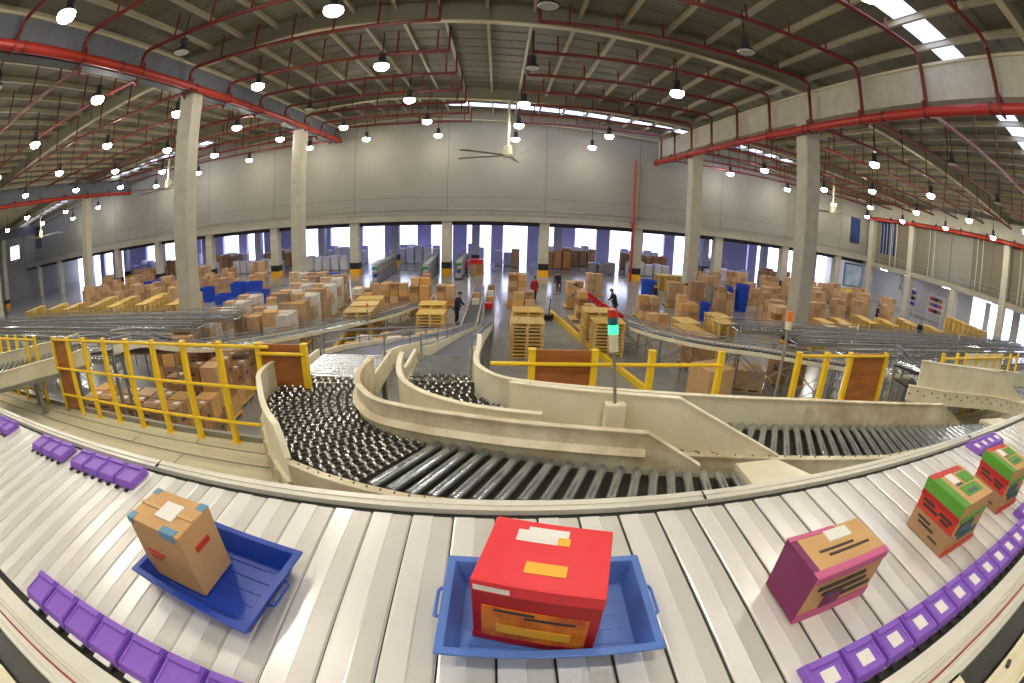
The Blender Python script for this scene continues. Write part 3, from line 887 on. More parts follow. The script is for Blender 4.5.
def wheels(parent, outer, inner, nshaft, nwheel, limit, near):
    """skate wheels on radial shafts between two edges"""
    O, I = resample(outer, nshaft), resample(inner, nshaft)
    sh = MB(); alls = []
    for i, (a, b) in enumerate(zip(O, I)):
        a3, b3 = Vector((a[0], a[1], LZ - .028)), Vector((b[0], b[1], LZ - .028))
        sh.cyl(a3, b3, .006, n=6)
        d = (b3 - a3).normalized()
        for j in range(nwheel):
            t = (j + .5 + (.16 if i % 2 else -.16)) / nwheel
            alls.append((a3.lerp(b3, t), d))
    sh.build('wheel_shaft', M['darksteel'], parent)
    alls.sort(key=lambda p: (p[0] - Vector((0, 0, CAMH))).length)
    root_loc = Vector(parent.location)
    k = MB(); k.lathe([(.012, -.011), (.021, -.010), (.023, -.006), (.023, .006), (.021, .010), (.012, .011)], 12)
    base = k.build('skate_wheel', M['wheel'], None, smooth=True)
    rest = MB()
    for i, (p, d) in enumerate(alls):
        if i < limit:
            o = base if i == 0 else base.copy()
            if i: COL.objects.link(o)
            o.parent = parent; o.location = p - root_loc
            o.rotation_euler = Vector((0, 0, 1)).rotation_difference(d).to_euler()
        else:
            rest.cyl(p - d * .010, p + d * .010, .023, n=10)
    if rest.v:
        r = rest.build('skate_wheels', M['wheel'], parent, smooth=True); r['kind'] = 'stuff'

def rollers(parent, F, B, n, r=.031):
    F, B = resample(F, n), resample(B, n)
    for a, b in zip(F, B):
        a3, b3 = Vector((a[0], a[1], LZ - r)), Vector((b[0], b[1], LZ - r)); d = (b3 - a3).normalized()
        k = MB(); k.cyl(a3 + d * .02, b3 - d * .02, r, n=16); k.cyl(a3 - d * .01, a3 + d * .02, .012, n=8); k.cyl(b3 - d * .02, b3 + d * .01, .012, n=8)
        k.cyl(a3 + d * .012, a3 + d * .035, r * 1.03, n=16); k.cyl(b3 - d * .035, b3 - d * .012, r * 1.03, n=16)
        k.build('roller', M['roller'], parent, smooth=True)

# lane A: the near lane, sweeping from right to left and then back into the hall
la = thing('roller_conveyor', 'near merge lane of grey rollers and curved skate wheels beside the sorter', 'conveyor', (-.5, 2.4, 3.9), world=True)
A_out = smooth_path([(-1.27, 2.14), (-1.56, 2.45), (-1.80, 2.80), (-1.96, 3.08), (-1.99, 3.34), (-1.90, 3.62)], 5)
A_in = smooth_path([(-.44, 2.57), (-.78, 2.69), (-.95, 2.86), (-1.05, 3.05), (-1.10, 3.3), (-1.08, 3.62)], 5)
A_front = [(1.52, 1.87), (.55, 1.88), (-.2, 1.885), (-.46, 1.91), (-.72, 1.97), (-1.01, 2.05), (-1.27, 2.15)]
A_back = [(1.52, 2.08), (.95, 2.2), (.49, 2.32), (.15, 2.42), (-.17, 2.51), (-.44, 2.58)]
F = [(1.47, 1.885), (.55, 1.9), (-.1, 1.905), (-.46, 1.94), (-.70, 2.0)]
B = [(1.49, 2.075), (.95, 2.19), (.49, 2.30), (.15, 2.40), (-.16, 2.49), (-.36, 2.535)]
rollers(la, F, B, 19)
wo = smooth_path([(-.80, 2.03), (-1.04, 2.10), (-1.28, 2.24), (-1.55, 2.52), (-1.77, 2.84), (-1.91, 3.1), (-1.93, 3.34), (-1.86, 3.6)], 4)
wi = smooth_path([(-.45, 2.54), (-.62, 2.60), (-.80, 2.71), (-.98, 2.87), (-1.08, 3.05), (-1.14, 3.3), (-1.13, 3.6)], 4)
wheels(la, wo, wi, 36, 10, 100, None)
rollers(la, [(-1.86, 3.66), (-1.84, 4.24)], [(-1.14, 3.66), (-1.13, 4.24)], 9, .026)
k = MB(); k.poly([(-1.93, 3.6), (-1.08, 3.6), (-1.08, 4.28), (-1.93, 4.28)], LZ - .16, LZ - .062); k.wall([(-1.93, 3.6), (-1.9, 4.28)], LZ - .16, LZ + .04, .03); k.wall([(-1.08, 3.6), (-1.08, 4.28)], LZ - .16, LZ + .04, .03); k.build('transfer_frame', M['cream'], la)
k = MB(); pl = [(p[0], p[1]) for p in A_front] + [(p[0], p[1]) for p in A_out[1:]] + [(p[0], p[1]) for p in A_in[::-1]] + [(p[0], p[1]) for p in A_back[::-1][1:]]
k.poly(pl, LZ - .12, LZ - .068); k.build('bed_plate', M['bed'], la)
k = MB(); k.wall(A_front, LZ - .18, LZ - .012, .03, 0, .012); k.build('side_frame', M['dirty'], la)
bolts(la, [(p[0], p[1], LZ) for p in resample(A_front, 34)])
k = MB(); k.wall([(a * 1.0 - .02, b) for a, b in A_out], LZ - .40, LZ - .16, .03, 0, .008)
for i, p in enumerate(resample(A_out, 9)): k.box((p[0] - .045, p[1], LZ - .28), (.03, .03, .22), 0)
k.build('outer_frame', M['dirty'], la)
guard(la, A_out, LZ - .16, [LZ + .02] + [LZ + .12] + [LZ + .2] * (len(A_out) - 2), 'cream', .022)
gi = A_in[::-1] + [(.1, 2.44), (.45, 2.37), (.92, 2.27), (1.28, 2.17)]
zt = [LZ + .2] * (len(gi) - 1) + [LZ + .0]
guard(la, gi, LZ - .14, zt, 'dirty', .022)
k = MB(); L1 = offset(gi[:-1], -.012); L2 = offset(gi[:-1], -.05)
k.ribbon([(a[0], a[1], LZ + .09) for a in L1], [(a[0], a[1], LZ + .055) for a in L2], .006); k.build('guard_ledge', M['dirty'], la)
k = MB(); k.poly([(1.52, 1.87), (1.95, 1.80), (2.02, 1.86), (1.86, 2.12), (1.52, 2.12)], LZ - .03, LZ + .02); k.build('end_plate', M['cream'], la)
lane_legs(la, [(1.4, 1.98), (.2, 2.2), (-.6, 2.3), (-1.5, 2.75), (-1.6, 3.3)], LZ - .12)

# lane B: the second lane, coming from the right behind the tall sheet and curving back too
lb_ = thing('roller_conveyor', 'second merge lane with curved skate wheels and grey rollers at the right', 'conveyor', (1.5, 2.8, 3.9), world=True)
B_guard_near = smooth_path([(-.84, 3.75), (-.80, 3.42), (-.70, 3.10), (-.51, 2.87), (-.24, 2.70), (.03, 2.61), (.30, 2.55)], 4)
B_far = smooth_path([(-.17, 4.4), (-.16, 4.0), (-.17, 3.62), (-.12, 3.41), (.04, 3.20), (.35, 3.08), (1.0, 2.93), (2.03, 2.73), (2.5, 2.65)], 4)
B_front = [(5.4, 1.83), (4.0, 1.87), (3.0, 1.92), (2.32, 2.08), (1.84, 2.2), (1.0, 2.4), (.30, 2.55)]
B_back = [(2.08, 2.71), (2.66, 2.60), (3.55, 2.41), (4.3, 2.23), (5.25, 2.02)]
rollers(lb_, [(1.2, 2.36), (1.84, 2.215), (2.32, 2.095), (3.0, 1.935), (4.0, 1.885), (5.3, 1.85)], [(1.6, 2.78), (2.08, 2.69), (2.66, 2.59), (3.55, 2.40), (4.3, 2.22), (5.22, 2.02)], 36)
wheels(lb_, smooth_path([(.9, 2.44), (.30, 2.60), (.03, 2.66), (-.22, 2.75), (-.47, 2.92), (-.65, 3.13), (-.75, 3.42), (-.78, 3.75)], 4), smooth_path([(.95, 2.9), (.42, 3.03), (.10, 3.13), (-.06, 3.26), (-.17, 3.42), (-.21, 3.6), (-.21, 3.7), (-.21, 3.78)], 4), 24, 8, 54, None)
k = MB(); pl = B_front + B_guard_near[::-1][1:] + [(-.17, 3.75)] + [p for p in B_far if p[1] < 3.7] + B_back[1:]
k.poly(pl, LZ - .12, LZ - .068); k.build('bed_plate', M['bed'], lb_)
rollers(lb_, [(-.76, 3.82), (-.76, 4.28)], [(-.23, 3.82), (-.24, 4.28)], 8, .026)
k = MB(); k.poly([(-.82, 3.74), (-.17, 3.74), (-.2, 4.3), (-.82, 4.3)], LZ - .16, LZ - .062); k.wall([(-.82, 3.74), (-.82, 4.3)], LZ - .16, LZ + .06, .03); k.build('transfer_frame', M['cream'], lb_)
k = MB(); k.wall(B_front, LZ - .2, LZ - .012, .03, 0, .012); k.build('side_frame', M['dirty'], lb_)
bolts(lb_, [(p[0], p[1], LZ) for p in resample(B_front, 40)])
guard(lb_, B_guard_near, LZ - .16, LZ + .2, 'cream', .022)
bf = B_far[:]
guard(lb_, bf, LZ - .14, LZ + .2, 'cream', .022)
bg_ = [(2.5, 2.65), (3.2, 2.49), (4.33, 2.25), (4.75, 2.14)]
guard(lb_, bg_, LZ - .14, [LZ + .2, LZ + .2, LZ + .2, LZ + .01], 'dirty', .022)
k = MB(); k.poly([(5.4, 1.83), (5.95, 1.80), (5.9, 1.95), (5.28, 2.06)], LZ - .03, LZ + .02); k.build('end_plate', M['cream'], lb_)
sheet = [(.10, 2.76), (.6, 2.60), (1.16, 2.42), (1.54, 2.30), (1.93, 2.19)]
k = MB(); k.wall(sheet, LZ - .15, [4.91, 4.92, 4.94, 4.76, 4.58], .02, 0, .012); k.build('tall_guard_sheet', M['cream'], lb_)
for i, p in enumerate(resample(sheet[:3], 9)):
    k = MB(); k.box((p[0], p[1] + .02, 4.9), (.012, .03, .05), -.3); k.build('stiffener', M['cream'], lb_)
lane_legs(lb_, [(5.2, 1.95), (4.0, 2.1), (2.9, 2.3), (1.9, 2.5), (-.4, 3.2)], LZ - .12)
# lane C: a third lane at the far right with a tall pale panel
lc = thing('roller_conveyor', 'third merge lane at the right, hidden behind its tall pale guard panel', 'conveyor', (6.8, 2.8, 3.9), world=True)
C_p = [(5.22, 3.25), (5.7, 3.03), (6.4, 2.80), (7.0, 2.60), (7.35, 2.38), (7.75, 2.13)]
k = MB(); k.wall(C_p, LZ - .02, [4.90, 4.91, 4.92, 4.92, 4.76, 4.60], .02, 0, .012); k.build('tall_guard_sheet', M['cream'], lc)
k = MB(); k.wall([(5.1, 3.3)] + [(a, b - .02) for a, b in C_p] + [(9.0, 1.9), (11.0, 1.85)], LZ - .22, LZ - .02, .04, 0, .01); k.build('side_frame', M['cream'], lc)
bolts(lc, [(p[0], p[1], LZ - .12 + .05 * (i % 2)) for i, p in enumerate(resample([(5.1, 3.27)] + [(a, b - .045) for a, b in C_p], 22))], 'y', .012, .01)
C_far = [(6.3, 3.44), (6.6, 3.38), (8.0, 3.05), (9.6, 2.6), (11, 2.1)]
k = MB(); k.wall(C_far, LZ - .14, LZ + .2, .02, 0, .012); k.build('guard_panel', M['cream'], lc)
rollers(lc, [(5.4, 3.28), (6.4, 2.93), (7.1, 2.70), (7.8, 2.25), (10.6, 2.0)], [(5.6, 3.62), (6.6, 3.33), (8.1, 2.95), (10.8, 2.1)], 40)
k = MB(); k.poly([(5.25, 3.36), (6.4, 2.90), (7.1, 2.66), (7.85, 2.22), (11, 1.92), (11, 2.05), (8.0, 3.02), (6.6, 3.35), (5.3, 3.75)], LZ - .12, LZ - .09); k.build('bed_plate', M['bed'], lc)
lane_legs(lc, [(5.3, 3.3), (6.1, 2.95), (7.1, 2.7), (8.4, 2.3)], LZ - .1)
# lane D: the lane at the left edge, only its curved end in view
ld = thing('roller_conveyor', 'merge lane at the left edge of the walkway, with a curved pale side frame', 'conveyor', (-7, 3, 3.9), world=True)
D_n = smooth_path([(-12.0, 1.9), (-9.5, 1.92), (-8.0, 2.1), (-7.0, 2.55), (-6.4, 3.1), (-5.95, 3.5), (-5.75, 3.9)], 4)
D_f = smooth_path([(-12.0, 2.1), (-9.8, 2.5), (-8.6, 2.8), (-7.8, 3.2), (-7.2, 3.6), (-6.8, 3.95), (-6.6, 4.3)], 4)
k = MB(); k.wall(D_n, LZ - .14, LZ + .08, .024, 0, .014); k.build('guard_panel', M['cream'], ld)
k = MB(); k.wall(D_f, LZ - .14, LZ + .16, .024, 0, .014); k.build('guard_panel', M['cream'], ld)
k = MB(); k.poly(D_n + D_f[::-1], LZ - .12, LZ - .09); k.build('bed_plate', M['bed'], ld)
rollers(ld, resample(D_n, 20), resample(D_f, 20), 46)
k = MB(); k.wall([(a + .02, b - .02) for a, b in D_n], LZ - .2, LZ - .14, .03, 0); k.build('side_frame', M['greysteel'], ld)
lane_legs(ld, [(-8.1, 2.2), (-6.5, 3.1), (-6.05, 3.4), (-7.1, 3.35)], LZ - .12)

# green lit signal tower
st = thing('signal_tower', 'signal tower with red cap and glowing green lamp on the tall pale sheet', 'signal light', (.75, 2.49, 4.58), world=True)
k = MB(); k.box((.755, 2.49, 4.75), (.13, .08, .26)); k.build('base_box', M['cream'], st, bevel=.006)
k = MB(); k.cyl((.75, 2.49, 4.88), (.705, 2.495, 5.24), .011, n=10); k.build('pole', M['greysteel'], st, smooth=True)
tp = lambda z: (.705 - .125 * (z - 5.24), 2.495, z)
for nm, z0, z1, mt, r in (('housing', 5.22, 5.33, 'ivory', .029), ('green_lamp', 5.33, 5.385, 'lit_green', .031), ('blue_lamp', 5.385, 5.43, 'bluelens', .031), ('red_lamp', 5.43, 5.475, 'redlens', .031)):
    k = MB(); k.cyl(tp(z0), tp(z1 - .004), r, n=18); k.cyl(tp(z1 - .006), tp(z1), r * .86, n=18); k.build(nm, M[mt], st, smooth=True)
def amber(loc, zt, label, top='amberlens'):
    t = thing('signal_post', label, 'signal light', loc, world=True)
    x, y, z = loc
    k = MB(); k.cyl((x, y, z), (x, y, zt - .16), .016, n=8); k.box((x, y, z + .01), (.1, .1, .02)); k.build('pole', M['greysteel'], t)
    k = MB(); k.cyl((x, y, zt - .17), (x, y, zt - .09), .034, n=14); k.build('housing', M['ivory'], t, smooth=True)
    k = MB(); k.cyl((x, y, zt - .09), (x, y, zt), .036, .03, n=14); k.build('lamp', M[top], t, smooth=True)
amber((2.66, 3.32, 3.9), 5.36, 'amber signal lamp on a thin post beside the right yellow fence')

# ------------------------------------------------------------------ yellow guard fences along the walkway edge
FY, F0, F1 = 3.38, 3.9, 4.95
def fence(label, posts, panels=(), rails=(1.0, .5, .08), wx=.05, ext=(0, 0), pmat='ply'):
    t = thing('guard_fence', label, 'fence', (posts[0], FY, F0), world=True)
    for x in posts:
        k = MB(); k.span(x - .027, x + .027, FY - .027, FY + .027, F0, F1); k.span(x - .05, x + .05, FY - .04, FY + .035, F0, F0 + .008); k.span(x - .029, x + .029, FY - .029, FY + .029, F1 - .006, F1 + .004)
        k.build('post', M['yellow'], t)
    for r in rails:
        z = F0 + r
        k = MB(); k.tube([(posts[0] - ext[0], FY - .02, z), (posts[-1] + ext[1], FY - .02, z)], .018, 8); k.build('rail', M['yellow'], t, smooth=True)
    for a, b in panels:
        k = MB(); k.span(a + .03, b - .03, FY + .005, FY + .022, F0 + .04, F1 - .01); k.build('infill_panel', M[pmat], t)
    return t
fence('long yellow guard fence left of the curved skate wheels', [-6.06, -5.58, -5.10, -4.60, -4.10, -3.60, -3.10, -2.60], [(-6.06, -5.58)], rails=(1.02, .62, .24), ext=(0, .6))
fence('short yellow fence with plywood panel behind the left curved guard', [-2.12, -1.64], [(-2.12, -1.64)], rails=(.96,))
fence('yellow fence with plywood panel behind the signal tower', [.29, .80, 1.30, 1.98], [(.29, .80)], rails=(.93,), ext=(.33, 0))
fence('yellow fence with one plywood panel behind the right roller lane', [2.93, 3.35, 3.75, 4.46], [(3.75, 4.46)], rails=(1.02, .42))
fence('yellow fence with white panels at the far right', [6.08, 6.63, 7.0, 7.5, 8.05, 8.55, 9.0, 9.63, 10.27], [(7.0, 7.5), (7.5, 8.05), (8.05, 8.55), (8.55, 9.0)], rails=(.98, .3), pmat='white')
fence('yellow fence at the far left end of the walkway', [-9.4, -8.7, -8.2, -7.7, -7.2, -6.8], [], rails=(1.0, .6, .2))

# ------------------------------------------------------------------ long conveyors on the hall floor
def at_floor(px, py, z=0.0):
    """where the sight line through a photograph pixel meets the level z (used to read positions off the floor plan)"""
    dx, dy = px - 512, py - 341.5
    r = math.hypot(dx, dy); th = 2 * math.asin(r / (2 * 447.83)); s_ = math.sin(th) / r
    v = ax[0] * (dx * s_) + ax[1] * (-dy * s_) + ax[2] * (-math.cos(th))
    t = (z - CAMH) / v.z
    return (v.x * t, v.y * t)

def conveyor(label, path, wd, legs=3.0, rr=.022, kind='roller', rail=(True, True), railh=.28, frame='greysteel', depth=.14, braces=False, skip_legs=False, group=None, step=.16, guard_h=0.0):
    P3 = [Vector(p) for p in path]
    c0 = P3[len(P3) // 2]
    t = thing('floor_conveyor', label, 'conveyor', (c0.x, c0.y, 0), world=True, group=group)
    xy = [(p.x, p.y) for p in P3]
    L, R = offset(xy, wd / 2), offset(xy, -wd / 2)
    Lw = [Vector((a[0], a[1], p.z)) for a, p in zip(L, P3)]; Rw = [Vector((a[0], a[1], p.z)) for a, p in zip(R, P3)]
    k = MB()
    if kind == 'belt':
        k.ribbon(Lw, Rw, .03); k.build('belt', M['belt'], t)
    else:
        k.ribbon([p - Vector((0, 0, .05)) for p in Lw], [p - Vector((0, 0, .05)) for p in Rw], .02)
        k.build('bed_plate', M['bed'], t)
        tot = sum((b - a).length for a, b in zip(P3, P3[1:])); n = max(2, int(tot / step))
        k = MB()
        for a, b in zip(resample([tuple(p) for p in Lw], n), resample([tuple(p) for p in Rw], n)):
            k.cyl(Vector(a) - Vector((0, 0, .02)), Vector(b) - Vector((0, 0, .02)), .025, n=6)
        o = k.build('rollers', M['roller'], t); o['kind'] = 'stuff'
    for side, E, sg in (('l', L, 1), ('r', R, -1)):
        k = MB()
        a = offset([e for e in E], 0.0)
        k.ribbon([(q[0], q[1], p.z + .03 + guard_h) for q, p in zip(offset(E, .02), P3)], [(q[0], q[1], p.z + .03 + guard_h) for q, p in zip(offset(E, -.02), P3)], depth + guard_h)
        k.build('side_frame', M[frame], t)
    for on, E in zip(rail, (L, R)):
        if not on: continue
        k = MB()
        for h in ((railh, railh * .55) if railh > .2 else (railh,)):
            k.tube([(q[0], q[1], p.z + h) for q, p in zip(E, P3)], rr, 6)
        n = max(2, int(sum((b - a).length for a, b in zip(P3, P3[1:])) / 1.2))
        for q, p in zip(resample(E, n), resample([tuple(p) for p in P3], n)):
            k.tube([(q[0], q[1], p[2] - .1), (q[0], q[1], p[2] + railh)], rr * .8, 5)
        k.build('hand_rail', M['cage'], t)
    if not skip_legs:
        tot = sum((b - a).length for a, b in zip(P3, P3[1:])); n = max(2, int(tot / legs) + 1)
        pts = resample([tuple(p) for p in P3], n)
        for i, p in enumerate(pts):
            if p[2] > 3.95 and p[1] < 3.9: continue
            d = Vector(pts[min(i + 1, n - 1)]) - Vector(pts[max(i - 1, 0)]); d.z = 0; d.normalize(); nn = Vector((-d.y, d.x, 0))
            k = MB()
            z1 = p[2] - depth + .02
            for sg in (-1, 1):
                b = Vector((p[0], p[1], 0)) + nn * sg * (wd / 2 - .03)
                k.span(b.x - .024, b.x + .024, b.y - .024, b.y + .024, .0, z1); k.span(b.x - .09, b.x + .09, b.y - .09, b.y + .09, 0, .015)
            if True:
                a_, b_ = Vector((p[0], p[1], z1 * .35)) + nn * (wd / 2 - .03), Vector((p[0], p[1], z1 * .35)) - nn * (wd / 2 - .03)
                k.cyl(a_, b_, .02, n=6)
                if z1 > .9: k.cyl(a_ + Vector((0, 0, z1 * .5)), b_, .016, n=6)
            if braces and i < n - 1 and z1 > .9:
                q = Vector(pts[i + 1]); 
                for sg in (-1, 1):
                    k.cyl(Vector((p[0], p[1], .15)) + nn * sg * (wd / 2 - .03), Vector((q.x, q.y, q.z - depth - .1)) + nn * sg * (wd / 2 - .03), .018, n=6)
                    k.cyl(Vector((p[0], p[1], z1 - .12)) + nn * sg * (wd / 2 - .03), Vector((q.x, q.y, .15)) + nn * sg * (wd / 2 - .03), .018, n=6)
            k.build('support_frame', M['greysteel'], t)
    return t
# the two lanes running down from the walkway into the central aisle
conveyor('left of the twin downhill belts running from the curved wheels to the central aisle', [(-1.49, 4.28, 4.55), (-1.48, 4.9, 4.42), (-1.4, 10, 3.14), (-1.3, 18.6, 1.1), (-1.28, 20.0, .84), (-1.25, 24, .75), (-1.25, 31.6, .75)], .70, 4.0, .012, 'belt', (True, True), .24, 'cream', guard_h=.03)
conveyor('right of the twin downhill belts with dark grey belt, ending in the central aisle', [(-.50, 4.31, 4.55), (-.50, 5.0, 4.36), (-.55, 10, 3.16), (-.48, 18.6, 1.12), (-.44, 20, .84), (-.40, 24, .75), (-.36, 32, .75)], .52, 4.0, .012, 'belt', (True, True), .24, 'cream', guard_h=.08)
# mirrored long lines left and right
conveyor('long conveyor curving down from the left walkway lane towards the central aisle', smooth_path([(-6.1, 4.2, 4.5), (-6.9, 5.6, 4.15), (-8.6, 8.0, 3.3), (-9.6, 10.4, 2.5), (-9.5, 12.2, 2.05), (-8.6, 14.4, 1.7), (-7.2, 17.4, 1.35), (-5.6, 21.4, 1.0), (-4.6, 25, .8)], 4), .85, 2.6, .022, 'roller', (True, True), .25, 'cream')
conveyor('long conveyor on trestle legs from the parallel conveyors to the parcel tables', smooth_path([(16.2, 10.35, 1.98), (13.6, 10.9, 2.0), (11.4, 11.9, 2.0), (9.4, 13.2, 1.95), (7.6, 14.8, 1.75), (6.5, 17.4, 1.45), (6.0, 21, 1.1), (5.85, 25, .9), (5.8, 29.5, .85)], 4), .85, 2.0, .022, 'roller', (True, True), .25, 'cream', braces=True)
conveyor('conveyor running down from the right walkway lane behind the tall pale panel', smooth_path([(6.3, 4.05, 4.5), (8.6, 5.5, 4.0), (12.5, 7.5, 3.0), (17, 8.6, 2.25), (30, 9.0, 2.05), (46, 9.1, 1.95)], 4), .8, 3.2, .022, 'roller', (True, True), .25, 'greysteel', step=.3)
for i, (y, z) in enumerate(((10.4, 1.95), (12.4, 2.1), (13.8, 2.2), (15.2, 2.25))):
    conveyor('%s of four parallel roller conveyors from the walkway, running off to the right' % ORD[i], [((16.4, 13.2, 11.4, 9.4)[i], y, z), (24, y + .1, z - .05), (46, y + .2, z - .1)], .8, 3.4, .022, 'roller', (True, True), .3, 'greysteel', group='parallel conveyors on the right', step=.3, guard_h=.04)
    conveyor('%s of four parallel roller conveyors from the walkway, running off to the left' % ORD[i], [((-13.4, -12.6, -11.8, -10.6)[i], y + .3, z), (-24, y + .4, z), (-46, y + .5, z - .05)], .8, 3.4, .022, 'roller', (True, True), .3, 'greysteel', group='parallel conveyors on the left', step=.3, guard_h=.04)
for i, (x, y) in enumerate(((10.9, 9.75), (18.8, 9.75))):
    amber((x, y, 0), 3.88 - .12 * i, 'thin signal post among the right parallel conveyors, %s from the near column' % ORD[i], 'ivory')
amber((-3.36, 11.0, 0), 3.72, 'orange signal lamp on a post between the left conveyor and pallet stacks')

# low yellow guide barriers on the floor
for lb, pts in (('yellow floor barrier beside the wrapped loads left of centre', [(-6.2, 9.0), (-6.9, 14), (-7.6, 22)]), ('yellow floor barrier running beside the right trestle conveyor', [(3.3, 26.5), (4.4, 19), (5.5, 13.6), (5.9, 11)])):
    k = MB(); k.wall(pts, .0, .22, .10); k.wall(pts, .22, .25, .16)
    tag(k.build('floor_barrier', M['yellow']), lb, 'barrier')

# ------------------------------------------------------------------ pallets
def pallet_mesh():
    k = MB(); L, W, H = 1.4, 1.2, .15
    for i in range(8):
        x = -L / 2 + .07 + (L - .14) * i / 7; k.box((x, 0, H - .011), (.168, W, .022))
    for y in (-W / 2 + .05, 0, W / 2 - .05):
        k.box((0, y, H - .033), (L, .1, .022)); k.box((0, y, .011), (L, .1, .022))
        for x in (-L / 2 + .07, 0, L / 2 - .07): k.box((x, y, .064), (.13, .1, .084))
    return k
pal0 = None
pal_pending = []
occupied = [(17.4, 30.2, .6), (18.7, 30.0, .7), (16.6, 31.2, .55), (11.2, 31.4, .7), (13.5, 26.2, .5), (-19.2, 26.4, .7), (-20.8, 31.0, .7), (-19.2, 31.0, .7), (-17.6, 29.4, .7), (-36.0, 36.0, .7), (-37.6, 36.0, .7), (-47.2, 38.0, .7), (-24.0, 30.5, .7), (-14.0, 35.8, .7),
            (-2.15, 23.6, .35), (5.15, 27.2, .35), (7.2, 26.0, .35), (2.55, 30.2, .35), (4.7, 33.5, .4), (-24.0, 27.4, .3), (34.4, 28.4, .4), (34.2, 22.4, .4), (10.9, 29.3, .35), (2.95, 25.2, .8), (-12.6, 9.4, .55), (-12.4, 10.6, .5)]
def pallet(x, y, z, rz, label, group):
    pal_pending.append((x, y, z, rz, label, group))
def flush_pallets(cap=290):
    global pal0
    rest = MB()
    order = sorted(pal_pending, key=lambda p: -1 if 'aisle' in p[4] else math.hypot(p[0], p[1]) - 25 * (p[2] > .9))
    for i, (x, y, z, rz, label, group) in enumerate(order):
        if i >= cap:
            q = pallet_mesh(); cr_, sr_ = math.cos(rz), math.sin(rz)
            rest.add([(x + v[0] * cr_ - v[1] * sr_, y + v[0] * sr_ + v[1] * cr_, z + v[2]) for v in q.v], q.f); continue
        if pal0 is None:
            o = pal0 = pallet_mesh().build('pallet', M['pallet'])
        else:
            o = pal0.copy(); COL.objects.link(o)
        o.location = (x, y, z); o.rotation_euler = (0, 0, rz)
        tag(o, label, 'pallet', group)
    if rest.v:
        tag(rest.build('pallets', M['pallet']), 'remaining yellow pallets low in the far stacks', 'pallets', None, 'stuff')
def lay(i, n):
    return 'topmost' if i == n - 1 else 'bottom' if i == 0 else '%s from bottom' % ORD[i]
def pstack(x, y, n, where, rz=0.0):
    occupied.append((x, y, .7))
    for i in range(n):
        pallet(x + rnd.uniform(-.025, .025), y + rnd.uniform(-.025, .025), i * .152, rz + rnd.uniform(-.015, .015), '%s pallet, stack %s' % ('%d up from floor' % (i + 1) if False else lay(i, n), where), 'empty pallets stacked %s' % where)
pstack(1.32, 18.6, 10, 'in the middle behind the plywood fence', .0)
pstack(1.42, 20.1, 11, 'second behind the plywood fence', .0)
pstack(4.95, 18.9, 10, 'behind the signal tower', -.05)
pstack(4.80, 20.4, 11, 'second behind the signal tower', -.05)
pstack(-6.6, 20.2, 10, 'nearest the orange signal post', .1)
pstack(-6.75, 21.7, 10, 'second from the orange signal post', .1)
pstack(-6.9, 23.2, 10, 'third from the orange signal post', .1)
pstack(-3.3, 21.9, 7, 'beside the twin belts', 0)
pstack(-3.4, 23.4, 8, 'second beside the twin belts', 0)
pstack(-3.1, 20.2, 3, 'lowest one by the twin belts', 0)
for i, x in enumerate((-21.6, -25.6, -29.4, -33.2, -37.2, -41.6, -47.0)):
    for j in range(3 if i < 4 else 2):
        pstack(x - .5 * j, 23.6 + 1.5 * j + .4 * (i % 2), 9, '%s in %s row left of left column' % (ORD[j], ORD[i]), PI / 2)
for i, (x, y) in enumerate(((9.8, 20.6), (12.4, 21.6), (18.3, 20.2), (21.4, 21.8), (24.6, 23.2), (28.4, 24.2), (32.2, 24.6), (36.0, 24.8), (39.6, 23.4))):
    for j in range(2):
        pstack(x + .5 * j, y + 1.5 * j, 6 + (i % 2), 'in %s row behind the right conveyors, %s' % (ORD[i], 'front' if not j else 'back'), PI / 2 + .03)
for j in range(4):
    pstack(43.6 + .1 * j, 19.8 + 1.5 * j, 14, 'in tall pallet wall at the right, %s from front' % ORD[j], PI / 2)
for j in range(2): pstack(15.0 + 1.6 * j, 38.2, 9, 'near the right far column, %s' % ('left one' if not j else 'right one'), 0)

# ------------------------------------------------------------------ cartons
def carton_mesh(kind):
    k = MB(); k.box((0, 0, .5), (1, 1, 1), m=0)
    e = .004
    if kind in (0, 1):
        k.box((0, 0, 1.0), (1.0, .10, .008), m=1)
        k.box((.5, 0, .86), (.008, .10, .28), m=1); k.box((-.5, 0, .86), (.008, .10, .28), m=1)
        k.box((0, .0, 1.0), (1.0, .012, .010), m=2)
    if kind == 1:
        k.box((0, -.5, .62), (.5, .008, .09), m=2); k.box((-.1, -.5, .45), (.3, .008, .06), m=2); k.box((.5, 0.1, .4), (.008, .3, .14), m=2); k.box((-.5, -.1, .4), (.008, .3, .14), m=2)
        k.box((.2, .22, 1.0), (.3, .24, .008), m=3)
    if kind == 2:
        k.box((.15, .1, 1.0), (.45, .3, .008), m=3); k.box((0, -.5, .5), (.4, .008, .3), m=2)
    return k
cm = {}
def carton_base(kind):
    if kind not in cm:
        mats = [[M['carton'], M['carton_d'], M['whiteparcel']][kind], M['tape'], M['ink'] if kind != 2 else M['tape'], M['white']]
        me = carton_mesh(kind).build('cardboard_box', mats); cm[kind] = me.data; bpy.data.objects.remove(me)
    return cm[kind]
NCART = 0
CAP = 298
stuff = {0: MB(), 1: MB(), 2: MB()}
pending = []
def small_box(x, y, z, L, W, H, rz, kind, label, group):
    pending.append((x, y, z, L, W, H, rz, kind, label, group))
